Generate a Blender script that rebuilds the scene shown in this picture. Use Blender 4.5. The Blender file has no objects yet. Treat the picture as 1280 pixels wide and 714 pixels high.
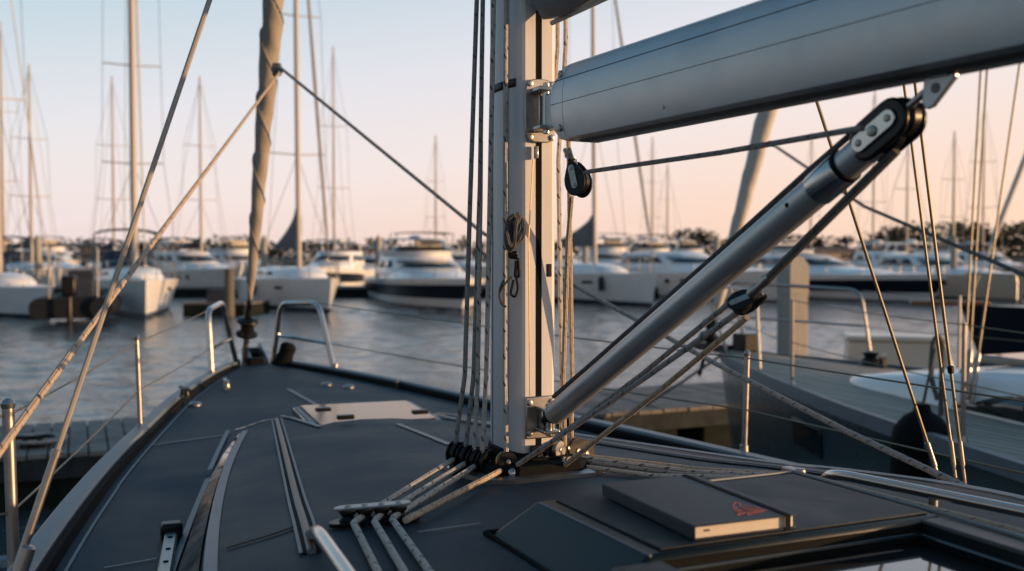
import bpy, bmesh, math, random
from mathutils import Vector, Matrix
random.seed(7)
R = math.radians
S = bpy.context.scene
COL = S.collection
H = 2.0                      # eye height above the water
F, HY = 1244.0, 318.0        # focal length in photo pixels, horizon row
PITCH = -math.atan((357 - HY) / F)

# ------------------------------------------------------------------ geometry helpers
def ray(px, py):
    x = (px - 640) / F; z = (357 - py) / F
    c, s = math.cos(PITCH), math.sin(PITCH)
    return Vector((x, c - z * s, s + z * c))
def P(px, py, d):            # the point at distance d (metres ahead) seen along that direction
    r = ray(px, py); r = r * (d / r.y)
    return Vector((r.x, r.y, r.z + H))
def W(px, py, z=0.0):        # the point of a level plane
    r = ray(px, py); r = r * ((z - H) / r.z)
    return Vector((r.x, r.y, z))
def lerp(a, b, t): return a + (b - a) * t
def interp(tab, x):
    if x <= tab[0][0]: return tab[0][1]
    for (x0, y0), (x1, y1) in zip(tab, tab[1:]):
        if x <= x1: return lerp(y0, y1, (x - x0) / (x1 - x0))
    return tab[-1][1]
def sinterp(tab, x):         # smooth (monotone-ish cubic) interpolation
    n = len(tab)
    if x <= tab[0][0]: return tab[0][1]
    if x >= tab[-1][0]: return tab[-1][1]
    for i in range(n - 1):
        if x <= tab[i + 1][0]: break
    def sl(k):
        if k <= 0: return (tab[1][1] - tab[0][1]) / (tab[1][0] - tab[0][0])
        if k >= n - 1: return (tab[-1][1] - tab[-2][1]) / (tab[-1][0] - tab[-2][0])
        return (tab[k + 1][1] - tab[k - 1][1]) / (tab[k + 1][0] - tab[k - 1][0])
    x0, y0 = tab[i]; x1, y1 = tab[i + 1]; h = x1 - x0; t = (x - x0) / h
    return ((2*t**3-3*t*t+1)*y0 + (t**3-2*t*t+t)*h*sl(i) + (-2*t**3+3*t*t)*y1 + (t**3-t*t)*h*sl(i+1))

class MB:
    """collects shapes into one mesh"""
    def __init__(s): s.v = []; s.f = []; s.uv = {}
    def add(s, vs, fs, uvs=None):
        o = len(s.v); s.v += [Vector(v) for v in vs]
        for k, f in enumerate(fs):
            if uvs: s.uv[len(s.f)] = uvs[k]
            s.f.append([i + o for i in f])
        return s
    def box(s, c, size, M=None):
        x, y, z = [q / 2 for q in size]
        vs = [Vector((a, b, d)) for a in (-x, x) for b in (-y, y) for d in (-z, z)]
        if M is not None: vs = [M @ v for v in vs]
        c = Vector(c)
        return s.add([v + c for v in vs], [(0,1,3,2),(4,6,7,5),(0,4,5,1),(2,3,7,6),(0,2,6,4),(1,5,7,3)])
    def tube(s, pts, r, n=10, cap=True, squash=None):
        pts = [Vector(p) for p in pts]; m = len(pts)
        rr = [r] * m if not isinstance(r, (list, tuple)) else r
        T = []
        for i in range(m):
            a = pts[max(i-1, 0)]; b = pts[min(i+1, m-1)]
            T.append((b - a).normalized())
        up = Vector((0, 0, 1)) if abs(T[0].z) < .9 else Vector((0, 1, 0))
        N = (up - T[0] * up.dot(T[0])).normalized()
        vs = []; L = 0; Ls = []
        for i in range(m):
            if i: L += (pts[i] - pts[i-1]).length
            Ls.append(L)
            N = (N - T[i] * N.dot(T[i])).normalized(); B = T[i].cross(N)
            for k in range(n):
                an = 2 * math.pi * k / n
                vs.append(pts[i] + (N * math.cos(an) + B * math.sin(an)) * rr[i])
        fs = []; uv = []
        for i in range(m - 1):
            for k in range(n):
                k2 = (k + 1) % n
                fs.append((i*n+k, i*n+k2, (i+1)*n+k2, (i+1)*n+k))
                uv.append(((Ls[i], k/n), (Ls[i], (k+1)/n), (Ls[i+1], (k+1)/n), (Ls[i+1], k/n)))
        if cap:
            fs.append(tuple(range(n-1, -1, -1))); uv.append([(Ls[0], 0)] * n)
            fs.append(tuple((m-1)*n+k for k in range(n))); uv.append([(Ls[-1], 0)] * n)
        return s.add(vs, fs, uv)
    def disc(s, c, axis, r, t, n=24, bev=0.0):      # a cylinder centred at c
        ax = Vector(axis).normalized(); c = Vector(c)
        if bev: return s.tube([c-ax*t/2, c-ax*(t/2-bev), c+ax*(t/2-bev), c+ax*t/2], [r-bev, r, r, r-bev], n)
        return s.tube([c - ax*t/2, c + ax*t/2], r, n)
    def lathe(s, c, axis, prof, n=24):               # prof: (height along axis, radius)
        ax = Vector(axis).normalized(); c = Vector(c)
        up = Vector((0, 0, 1)) if abs(ax.z) < .9 else Vector((0, 1, 0))
        N = (up - ax * up.dot(ax)).normalized(); B = ax.cross(N)
        vs = [c + ax*h + (N*math.cos(2*math.pi*k/n) + B*math.sin(2*math.pi*k/n))*r for h, r in prof for k in range(n)]
        m = len(prof)
        fs = [(i*n+k, i*n+(k+1)%n, (i+1)*n+(k+1)%n, (i+1)*n+k) for i in range(m-1) for k in range(n)]
        fs.append(tuple(range(n-1, -1, -1))); fs.append(tuple((m-1)*n+k for k in range(n)))
        return s.add(vs, fs)
    def loft(s, secs, closed=True, cap=True):        # secs: list of rings of points
        n = len(secs[0]); m = len(secs); vs = [p for sec in secs for p in sec]; fs = []
        for i in range(m - 1):
            for k in range(n if closed else n - 1):
                k2 = (k + 1) % n
                fs.append((i*n+k, i*n+k2, (i+1)*n+k2, (i+1)*n+k))
        if cap and closed:
            fs.append(tuple(range(n-1, -1, -1))); fs.append(tuple((m-1)*n+k for k in range(n)))
        return s.add(vs, fs)
    def prism(s, poly, d):                           # polygon (3d points) pushed along the vector d
        d = Vector(d); return s.loft([[Vector(p) for p in poly], [Vector(p) + d for p in poly]])
    def build(s, name, mat, parent=None, smooth=35, loc=None, bevel=0, solid=0):
        me = bpy.data.meshes.new(name); me.from_pydata([tuple(v) for v in s.v], [], s.f)
        if s.uv:
            ul = me.uv_layers.new(name='UVMap')
            for pi, p in enumerate(me.polygons):
                if pi in s.uv:
                    for li, q in zip(p.loop_indices, s.uv[pi]): ul.data[li].uv = q
        bm = bmesh.new(); bm.from_mesh(me); bmesh.ops.recalc_face_normals(bm, faces=bm.faces); bm.to_mesh(me); bm.free()
        if smooth:
            me.shade_smooth(); me.set_sharp_from_angle(angle=R(smooth))
        me.materials.append(mat)
        o = bpy.data.objects.new(name, me); COL.objects.link(o)
        if parent is not None:
            o.parent = parent
            if parent.get('_abs'): o.location = -parent.location
        if loc is not None: o.location = loc
        if solid:
            m = o.modifiers.new('thickness', 'SOLIDIFY'); m.thickness = solid; m.offset = 0
        if bevel:
            b = o.modifiers.new('rounded', 'BEVEL'); b.width = bevel; b.segments = 2; b.limit_method = 'ANGLE'; b.angle_limit = R(40)
        return o

def tag(o, label, cat, group=None, kind=None):
    if label: o['label'] = label
    if cat: o['category'] = cat
    if group: o['group'] = group
    if kind: o['kind'] = kind
    return o
def thing(name, label, cat, loc, rz=0, group=None, absolute=False):
    o = bpy.data.objects.new(name, None); COL.objects.link(o)
    o.empty_display_size = .2; o.location = loc; o.rotation_euler = (0, 0, rz)
    if absolute: o['_abs'] = 1          # children carry world coordinates
    return tag(o, label, cat, group)
def children(o): return [c for c in bpy.data.objects if c.parent == o]
def copy_tree(o, parent=None):
    c = o.copy(); COL.objects.link(c)
    if parent is not None: c.parent = parent
    for ch in children(o): copy_tree(ch, c)
    return c

# ------------------------------------------------------------------ materials
def mat(name, col, rough=.5, metal=0, var=0, vscale=8, bump=0, bscale=60, ior=1.5, coat=0, detail=5, stretch=(1,1,1), roughvar=0, dirt=None, dscale=3, spec=.5):
    m = bpy.data.materials.new(name); m.use_nodes = True; nt = m.node_tree; n = nt.nodes; l = nt.links
    b = n['Principled BSDF']
    b.inputs['Base Color'].default_value = (*col, 1); b.inputs['Roughness'].default_value = rough
    b.inputs['Metallic'].default_value = metal; b.inputs['Specular IOR Level'].default_value = spec; b.inputs['IOR'].default_value = ior
    b.inputs['Coat Weight'].default_value = coat; b.inputs['Coat Roughness'].default_value = .06
    tc = n.new('ShaderNodeTexCoord'); mp = n.new('ShaderNodeMapping'); mp.inputs['Scale'].default_value = stretch
    l.new(tc.outputs['Object'], mp.inputs['Vector'])
    if var or roughvar:
        t = n.new('ShaderNodeTexNoise'); t.inputs['Scale'].default_value = vscale; t.inputs['Detail'].default_value = detail
        t.inputs['Roughness'].default_value = .62
        l.new(mp.outputs[0], t.inputs['Vector'])
        if var:
            r = n.new('ShaderNodeMapRange'); r.inputs['From Min'].default_value = .3; r.inputs['From Max'].default_value = .7
            r.inputs['To Min'].default_value = 1 - var; r.inputs['To Max'].default_value = 1 + var
            l.new(t.outputs['Fac'], r.inputs['Value'])
            mx = n.new('ShaderNodeMix'); mx.data_type = 'RGBA'; mx.blend_type = 'MULTIPLY'; mx.inputs['Factor'].default_value = 1
            mx.inputs['A'].default_value = (*col, 1); l.new(r.outputs[0], mx.inputs['B'])
            out = mx.outputs['Result']
            if dirt:
                t2 = n.new('ShaderNodeTexNoise'); t2.inputs['Scale'].default_value = dscale; t2.inputs['Detail'].default_value = 8
                l.new(mp.outputs[0], t2.inputs['Vector'])
                r2 = n.new('ShaderNodeMapRange'); r2.inputs['From Min'].default_value = .55; r2.inputs['From Max'].default_value = .75
                l.new(t2.outputs['Fac'], r2.inputs['Value'])
                m2 = n.new('ShaderNodeMix'); m2.data_type = 'RGBA'; l.new(r2.outputs[0], m2.inputs['Factor'])
                l.new(out, m2.inputs['A']); m2.inputs['B'].default_value = (*dirt, 1); out = m2.outputs['Result']
            l.new(out, b.inputs['Base Color'])
        if roughvar:
            r = n.new('ShaderNodeMapRange'); r.inputs['From Min'].default_value = .3; r.inputs['From Max'].default_value = .7
            r.inputs['To Min'].default_value = rough - roughvar; r.inputs['To Max'].default_value = rough + roughvar
            l.new(t.outputs['Fac'], r.inputs['Value']); l.new(r.outputs[0], b.inputs['Roughness'])
    if bump:
        t = n.new('ShaderNodeTexNoise'); t.inputs['Scale'].default_value = bscale; t.inputs['Detail'].default_value = 3
        l.new(mp.outputs[0], t.inputs['Vector'])
        bp = n.new('ShaderNodeBump'); bp.inputs['Strength'].default_value = bump; bp.inputs['Distance'].default_value = .004
        l.new(t.outputs['Fac'], bp.inputs['Height']); l.new(bp.outputs[0], b.inputs['Normal'])
    return m

def rope_mat(name, col, fleck, k=30, amount=.34, second=None):
    m = mat(name, col, rough=.85); nt = m.node_tree; n = nt.nodes; l = nt.links; b = n['Principled BSDF']
    uv = n.new('ShaderNodeUVMap'); sp = n.new('ShaderNodeSeparateXYZ'); l.new(uv.outputs[0], sp.inputs[0])
    def M(op, a, bb=None):
        q = n.new('ShaderNodeMath'); q.operation = op
        for i, x in enumerate((a, bb)):
            if x is None: continue
            if isinstance(x, (int, float)): q.inputs[i].default_value = x
            else: l.new(x, q.inputs[i])
        return q.outputs[0]
    U, V = sp.outputs['X'], sp.outputs['Y']
    s1 = M('FRACT', M('ADD', M('MULTIPLY', U, k), M('MULTIPLY', V, 2)))
    s2 = M('FRACT', M('SUBTRACT', M('MULTIPLY', U, k * .5), M('MULTIPLY', V, 1)))
    mask = M('MULTIPLY', M('LESS_THAN', s1, amount), M('LESS_THAN', s2, .36))
    tn = n.new('ShaderNodeTexCoord'); nz = n.new('ShaderNodeTexNoise'); nz.inputs['Scale'].default_value = 26; l.new(tn.outputs['Object'], nz.inputs['Vector'])
    mask = M('MULTIPLY', mask, M('MULTIPLY', M('GREATER_THAN', nz.outputs['Fac'], .44), .9))
    mx = n.new('ShaderNodeMix'); mx.data_type = 'RGBA'; l.new(mask, mx.inputs['Factor'])
    mx.inputs['A'].default_value = (*col, 1); mx.inputs['B'].default_value = (*fleck, 1)
    out = mx.outputs['Result']
    ns = n.new('ShaderNodeTexNoise'); ns.inputs['Scale'].default_value = 90; tc = n.new('ShaderNodeTexCoord'); l.new(tc.outputs['Object'], ns.inputs['Vector'])
    r = n.new('ShaderNodeMapRange'); r.inputs['To Min'].default_value = .6; r.inputs['To Max'].default_value = 1.3; l.new(ns.outputs['Fac'], r.inputs['Value'])
    m2 = n.new('ShaderNodeMix'); m2.data_type = 'RGBA'; m2.blend_type = 'MULTIPLY'; m2.inputs['Factor'].default_value = 1
    l.new(out, m2.inputs['A']); l.new(r.outputs[0], m2.inputs['B']); l.new(m2.outputs['Result'], b.inputs['Base Color'])
    # braid bump: two crossing spirals
    w1 = M('SINE', M('MULTIPLY', M('ADD', M('MULTIPLY', U, 160), M('MULTIPLY', V, 4)), 6.283))
    w2 = M('SINE', M('MULTIPLY', M('SUBTRACT', M('MULTIPLY', U, 160), M('MULTIPLY', V, 4)), 6.283))
    bp = n.new('ShaderNodeBump'); bp.inputs['Strength'].default_value = .6; bp.inputs['Distance'].default_value = .0015
    l.new(M('MULTIPLY', w1, w2), bp.inputs['Height']); l.new(bp.outputs[0], b.inputs['Normal'])
    return m

def plank_mat(name, col, gap, pitch, ang, width=.06, rough=.75, var=.25):
    """boards running along one level direction (ang), caulked seams between them"""
    m = mat(name, col, rough=rough); nt = m.node_tree; n = nt.nodes; l = nt.links; b = n['Principled BSDF']
    tc = n.new('ShaderNodeTexCoord'); mp = n.new('ShaderNodeMapping'); mp.inputs['Rotation'].default_value = (0, 0, ang)
    l.new(tc.outputs['Object'], mp.inputs['Vector'])
    sp = n.new('ShaderNodeSeparateXYZ'); l.new(mp.outputs[0], sp.inputs[0])
    def M(op, a, bb=None):
        q = n.new('ShaderNodeMath'); q.operation = op
        for i, x in enumerate((a, bb)):
            if x is None: continue
            if isinstance(x, (int, float)): q.inputs[i].default_value = x
            else: l.new(x, q.inputs[i])
        return q.outputs[0]
    u = M('MULTIPLY', sp.outputs['Y'], 1 / pitch); fr = M('FRACT', u); fl = M('FLOOR', u)
    wn = n.new('ShaderNodeTexWhiteNoise'); wn.noise_dimensions = '1D'; l.new(fl, wn.inputs['W'])
    ns = n.new('ShaderNodeTexNoise'); ns.inputs['Scale'].default_value = 6; ns.inputs['Detail'].default_value = 6
    mp2 = n.new('ShaderNodeMapping'); mp2.inputs['Scale'].default_value = (.6, 9, 1); l.new(mp.outputs[0], mp2.inputs['Vector']); l.new(mp2.outputs[0], ns.inputs['Vector'])
    k = M('ADD', M('MULTIPLY', M('SUBTRACT', wn.outputs['Value'], .5), var), M('ADD', M('MULTIPLY', M('SUBTRACT', ns.outputs['Fac'], .5), .9), 1))
    mx = n.new('ShaderNodeMix'); mx.data_type = 'RGBA'; mx.blend_type = 'MULTIPLY'; mx.inputs['Factor'].default_value = 1
    mx.inputs['A'].default_value = (*col, 1); l.new(k, mx.inputs['B'])
    m2 = n.new('ShaderNodeMix'); m2.data_type = 'RGBA'; l.new(M('LESS_THAN', fr, width), m2.inputs['Factor'])
    l.new(mx.outputs['Result'], m2.inputs['A']); m2.inputs['B'].default_value = (*gap, 1)
    l.new(m2.outputs['Result'], b.inputs['Base Color'])
    return m

M = {}
M['nonskid'] = mat('navy_nonskid_deck', (.008, .028, .046), .62, var=.36, vscale=3.5, bump=.35, bscale=420, roughvar=.08, dirt=(.020, .037, .050), dscale=4, spec=.28)
M['gel_navy'] = mat('navy_gelcoat', (.016, .030, .040), .22, var=.12, vscale=4, coat=.4, roughvar=.06)
M['rail_grey'] = mat('grey_painted_toe_rail', (.11, .14, .17), .45, var=.12, vscale=9)
M['rubber'] = mat('black_rubber', (.005, .006, .007), .75, spec=.1)
M['seam'] = mat('pale_deck_seam', (.14, .16, .18), .5, var=.15, vscale=20)
M['alu'] = mat('anodised_mast_alloy', (.58, .58, .60), .45, metal=.12, var=.05, vscale=30, stretch=(1, 1, .05), roughvar=.06)
M['boom'] = mat('brushed_boom_alloy', (.46, .48, .50), .38, metal=.6, var=.07, vscale=14, roughvar=.07, dirt=(.39, .41, .43), dscale=5)
M['vang'] = mat('grey_vang_tube', (.42, .44, .46), .36, metal=.6, var=.06, vscale=14, roughvar=.06)
M['inox'] = mat('polished_stainless', (.46, .46, .46), .22, metal=1, roughvar=.05, vscale=20)
M['inox_satin'] = mat('satin_stainless', (.34, .33, .32), .40, metal=1, var=.12, vscale=40)
M['wire'] = mat('rigging_wire', (.15, .135, .10), .45, metal=.7)
M['coated'] = mat('coated_shroud', (.36, .33, .30), .45, metal=.3, var=.1, vscale=20)
M['black'] = mat('black_plastic', (.007, .007, .008), .36, var=.2, vscale=30, spec=.28)
M['groove'] = mat('dark_groove', (.006, .006, .007), .8, spec=.08)
M['tape'] = mat('black_tape', (.012, .014, .016), .55)
M['bronze'] = mat('bronze_sheave', (.50, .34, .15), .35, metal=.9, var=.2, vscale=50)
M['glass'] = mat('smoked_acrylic', (.010, .011, .013), .045, ior=2.3, coat=.3)
M['hatchglass'] = mat('hatch_acrylic', (.03, .022, .018), .10, ior=3.8)
M['hatchglass'].node_tree.nodes['Principled BSDF'].inputs['Specular Tint'].default_value = (1, .78, .62, 1)
M['sidelight'] = mat('coachroof_side_glass', (.02, .018, .018), .12, ior=2.6, roughvar=.08, vscale=9, bump=.12, bscale=10)
M['garage'] = mat('dark_roof_box', (.006, .013, .017), .42, var=.15, vscale=5, coat=0, spec=.3, roughvar=.07)
M['garage_top'] = mat('dark_roof_top', (.014, .024, .033), .6, spec=.35, var=.2, vscale=7, bump=.3, bscale=500, roughvar=.08)
M['leather'] = mat('dark_notebook_cover', (.020, .031, .043), .55, spec=.4, var=.12, vscale=22, bump=.25, bscale=700)
M['elastic'] = mat('black_elastic', (.006, .008, .010), .85, spec=.15)
M['paper'] = mat('cream_paper', (.62, .55, .45), .9, var=.12, vscale=40, stretch=(1, 1, 60))
M['redink'] = mat('orange_red_print', (.55, .10, .06), .6, var=.2, vscale=60)
M['sailcloth'] = mat('taupe_sail_cover', (.31, .275, .235), .85, var=.22, vscale=6, bump=.5, bscale=40)
M['sailwhite'] = mat('white_sailcloth', (.55, .53, .50), .8, var=.12, vscale=6, bump=.4, bscale=40)
M['sailbag'] = mat('grey_sail_bag', (.20, .23, .26), .8, var=.15, vscale=9, bump=.5, bscale=25)
M['rope_white'] = rope_mat('white_flecked_rope', (.50, .47, .43), (.05, .05, .06), k=32, amount=.30)
M['rope_grey'] = rope_mat('grey_flecked_rope', (.29, .28, .27), (.07, .07, .075), k=40, amount=.3)
M['rope_sheet'] = rope_mat('tan_flecked_sheet', (.47, .38, .29), (.10, .085, .08), k=26, amount=.2)
M['rope_plain'] = rope_mat('sun_toned_plain_rope', (.46, .38, .29), (.22, .18, .14), k=40, amount=.25)  # warm, lightened base colour stands in for sun on the ropes
M['rope_dark'] = rope_mat('dark_grey_rope', (.095, .093, .095), (.05, .05, .05), k=44, amount=.25)
# neighbours and background
M['white'] = mat('white_gelcoat', (.78, .79, .80), .25, var=.06, vscale=1.2, coat=.2, dirt=(.68, .68, .67), dscale=1.5)
M['cream'] = mat('cream_gelcoat', (.62, .57, .49), .3, var=.06, vscale=1.2)
M['navyhull'] = mat('dark_navy_hull', (.008, .012, .022), .35, spec=.2, var=.1, vscale=2)
M['greyhull'] = mat('blue_grey_hull', (.030, .052, .060), .26, coat=.15, var=.12, vscale=1.5, roughvar=.05)
M['stripe'] = mat('dark_boot_stripe', (.02, .03, .05), .35)
M['darkglass'] = mat('dark_cabin_window', (.012, .015, .018), .06, ior=1.7)
M['canvas_navy'] = mat('navy_canvas', (.02, .03, .055), .85, var=.2, vscale=4)
M['canvas_grey'] = mat('grey_canvas', (.10, .11, .125), .85, var=.2, vscale=4)
M['canvas_tan'] = mat('tan_canvas', (.36, .29, .22), .85, var=.15, vscale=4)
M['farmast'] = mat('distant_mast_alloy', (.40, .37, .34), .55, metal=.2)
M['inflatable'] = mat('dark_inflatable_tube', (.014, .018, .024), .6, var=.1, vscale=3, spec=.15)
UANG = math.atan2(.917, -.399)
M['teak'] = plank_mat('weathered_teak', (.35, .30, .25), (.06, .055, .05), .07, -UANG, .14)
M['dockwood'] = mat('weathered_dock_board', (.17, .16, .15), .85, var=.3, vscale=5, bump=.5, bscale=30, dirt=(.10, .095, .09), dscale=2)
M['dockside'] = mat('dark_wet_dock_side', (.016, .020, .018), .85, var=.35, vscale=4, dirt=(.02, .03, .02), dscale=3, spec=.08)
M['beam'] = mat('weathered_beam_baked_shade', (.034, .040, .044), .85, var=.3, vscale=5, dirt=(.016, .018, .017), dscale=3, spec=.08)  # shade on the walkway fascia is put into this dark base colour
M['pile'] = mat('weathered_pile', (.33, .31, .28), .85, var=.18, vscale=5, stretch=(1, 1, .2), bump=.5, bscale=20)
M['pile_low'] = mat('stained_pile_wood', (.13, .12, .105), .9, spec=.1, var=.25, vscale=5, stretch=(1, 1, .2), bump=.5, bscale=20)
M['brown'] = mat('varnished_brown_wood', (.15, .07, .035), .4, var=.2, vscale=6)
M['land'] = mat('shore_earth', (.09, .08, .06), .95, var=.3, vscale=.2)
M['leaf'] = mat('shore_foliage', (.055, .060, .035), .9, var=.4, vscale=.5)
M['wallpaint'] = mat('pale_house_wall', (.42, .33, .26), .9, var=.1, vscale=.6)
M['rooftile'] = mat('brown_house_roof', (.16, .09, .06), .9, var=.2, vscale=.6)
M['orange'] = mat('orange_buoy', (.60, .22, .06), .5)

# ------------------------------------------------------------------ our yacht: frame and deck shape
OX, OY = .017, 2.40                         # mast foot
U = Vector((-.399, .917, 0)).normalized(); N = Vector((U.y, -U.x, 0))
def B(a, s, z):                              # a metres ahead of the mast, s to starboard, z above the water
    v = Vector((OX, OY, 0)) + U * a + N * s; v.z = z; return v
def A(p):                                    # world -> (a, s)
    q = Vector((p[0] - OX, p[1] - OY, 0)); return q.dot(U), q.dot(N)
HB = [(-6.5, 1.20), (-4, 1.38), (-2, 1.34), (-1, 1.25), (.3, 1.07), (1.1, .93), (1.89, .757), (2.6, .585), (3.2, .40), (3.6, .255), (3.85, .13), (3.95, .05)]
def hb(a): return sinterp(HB, a)
def zside(a): return H + interp([(-6, -.72), (0, -.70), (2.2, -.70), (4, -.675)], a)
ZR = [(-6, -.46), (-3, -.475), (-1.5, -.478), (-1.0, -.474), (-.65, -.470), (-.3, -.495), (0, -.525), (1.0, -.592), (1.7, -.640), (1.95, -.668), (4, -.645)]
def zroofc(a): return H + sinterp(ZR, a)
def bulge(a): return .045 * math.sin(math.pi * min(1, max(0, (1.75 - a) / 2.9)))
def ct(a): return max(.30, .40 + .164 * (1.68 - a)) + bulge(a) if a > -3 else .40 + .164 * 4.68
def cb(a): return max(.36, .444 + .193 * (1.75 - a)) + .5 * bulge(a) if a > -3 else .444 + .193 * 4.75
def zd(a, s):                                # deck and coachroof height
    q = abs(s); h = max(hb(a), .02)
    if a > 1.95:
        return lerp(zroofc(a), zside(a), min(1, (q / h)) ** 2)
    base = lerp(zroofc(1.95), zside(a), min(1, q / h) ** 2) if a > 1.0 else zside(a) + .012 * (1 - min(1, q / h))
    base = min(base, zroofc(a))
    c, b = ct(a), cb(a)
    edge = max(zroofc(a) - .038, base)
    if q <= c: return lerp(zroofc(a), edge, (q / c) ** 2.2)
    if q <= b: return lerp(edge, max(base, zside(a)) if a <= 1.0 else base, (q - c) / (b - c))
    return base
def D(px, py, off=0.0):                      # where that direction meets the deck
    r = ray(px, py); t0 = .3; o = Vector((0, 0, H))
    while t0 < 12:
        p = o + r * t0; a, s = A(p)
        if p.z <= zd(a, s) + off: break
        t0 += .004
    return o + r * t0
def on(a, s, off=0.0): return B(a, s, zd(a, s) + off)

yacht = thing('sailing_yacht', 'dark navy sailing yacht in the foreground with silver mast and boom', 'sailing yacht', (OX, OY, 0), absolute=True)

# deck sheet
mb = MB(); aa = [-6.3 + .1 * i for i in range(0, 103)]; aa = [a for a in aa if a < 3.93] + [3.95]
rows = []
for a in aa:
    h = hb(a); c = min(ct(a), h * .97); b = min(cb(a), h * .985)
    pos = [0, .25*c, .5*c, .75*c, .9*c, .985*c, c, c + .04*(b-c), .5*(b+c), b, lerp(b, h, .05), lerp(b, h, .5), h]
    ss = [-q for q in reversed(pos[1:])] + pos
    rows.append([B(a, s, zd(a, s)) for s in ss])
mb.loft(rows, closed=False, cap=False)
mb.build('deck', M['nonskid'], yacht, smooth=30)
# hull
mb = MB(); rows = []
for a in aa:
    h = hb(a); z = zside(a); r = []
    for fz, fb in ((1, 1.0), (.75, 1.0), (.4, .97), (.1, .9), (0, .86), (-.35, .5)):
        r.append(B(a - (1-fz) * .12 * max(0, (a-2)/2), -h * fb - .012, z * fz))
    rr = [B(a - (1-fz) * .12 * max(0, (a-2)/2), h * fb + .012, z * fz) for fz, fb in ((-.35, .5), (0, .86), (.1, .9), (.4, .97), (.75, 1.0), (1, 1.0))]
    rows.append(r + rr)
mb.loft(rows, closed=False, cap=False)
n0 = len(rows[0]); mb.f.append(list(range(n0))); mb.f.append([(len(rows)-1)*n0 + k for k in range(n0)])
mb.build('hull', M['gel_navy'], yacht)
# toe rails: a raised grey capping with a dark inner strip
for sg in (-1, 1):
    mb = MB(); m2 = MB(); m3 = MB()
    sec = []; sec2 = []; sec3 = []
    for a in [q for q in aa if q < 3.84]:
        h = hb(a); z = zside(a)
        sec.append([B(a, sg*(h+.022), z-.05), B(a, sg*(h+.022), z+.038), B(a, sg*(h+.012), z+.046), B(a, sg*(h-.030), z+.046), B(a, sg*(h-.036), z+.040), B(a, sg*(h-.036), z-.01)])
        sec2.append([B(a, sg*(h-.0365), z-.01), B(a, sg*(h-.0365), z+.034), B(a, sg*(h-.050), z+.028), B(a, sg*(h-.056), z-.01)])
        k = h - .075
        if a < 3.5: sec3.append([B(a, sg*k, zd(a, k)+.003), B(a, sg*(k-.008), zd(a, k-.008)+.003)])
    mb.loft(sec); o = mb.build('toe_rail', M['rail_grey'], yacht, smooth=25)
    m2.loft(sec2); m2.build('rubber_strip', M['rubber'], o, smooth=25)
    m3.loft(sec3, closed=False, cap=False); m3.build('deck_seam', M['seam'], yacht)

def strip(pts, w, off, name, m, parent=yacht, n=24, h=None):   # a band laid on the deck through (a, s) points
    P2 = []
    for (a0, s0), (a1, s1) in zip(pts, pts[1:]):
        for k in range(n): P2.append((lerp(a0, a1, k/n), lerp(s0, s1, k/n)))
    P2.append(pts[-1]); mb = MB(); rows = []
    for i, (a, s) in enumerate(P2):
        p0 = P2[max(i-1, 0)]; p1 = P2[min(i+1, len(P2)-1)]
        da, ds = p1[0]-p0[0], p1[1]-p0[1]; q = math.hypot(da, ds); na, ns = -ds/q, da/q
        e = [(a + na*w/2, s + ns*w/2), (a - na*w/2, s - ns*w/2)]
        z0, z1 = zd(*e[0]), zd(*e[1])
        if h: rows.append([B(*e[0], z0-.004), B(*e[0], z0+h*.8), B(lerp(e[0][0], a, .25), lerp(e[0][1], s, .25), z0+h), B(lerp(e[1][0], a, .25), lerp(e[1][1], s, .25), z1+h), B(*e[1], z1+h*.8), B(*e[1], z1-.004)])
        else: rows.append([B(*e[0], z0+off), B(*e[1], z1+off)])
    mb.loft(rows, closed=bool(h), cap=bool(h))
    return mb.build(name, m, parent, smooth=30)
def AS(px, py): return A(D(px, py))
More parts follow.
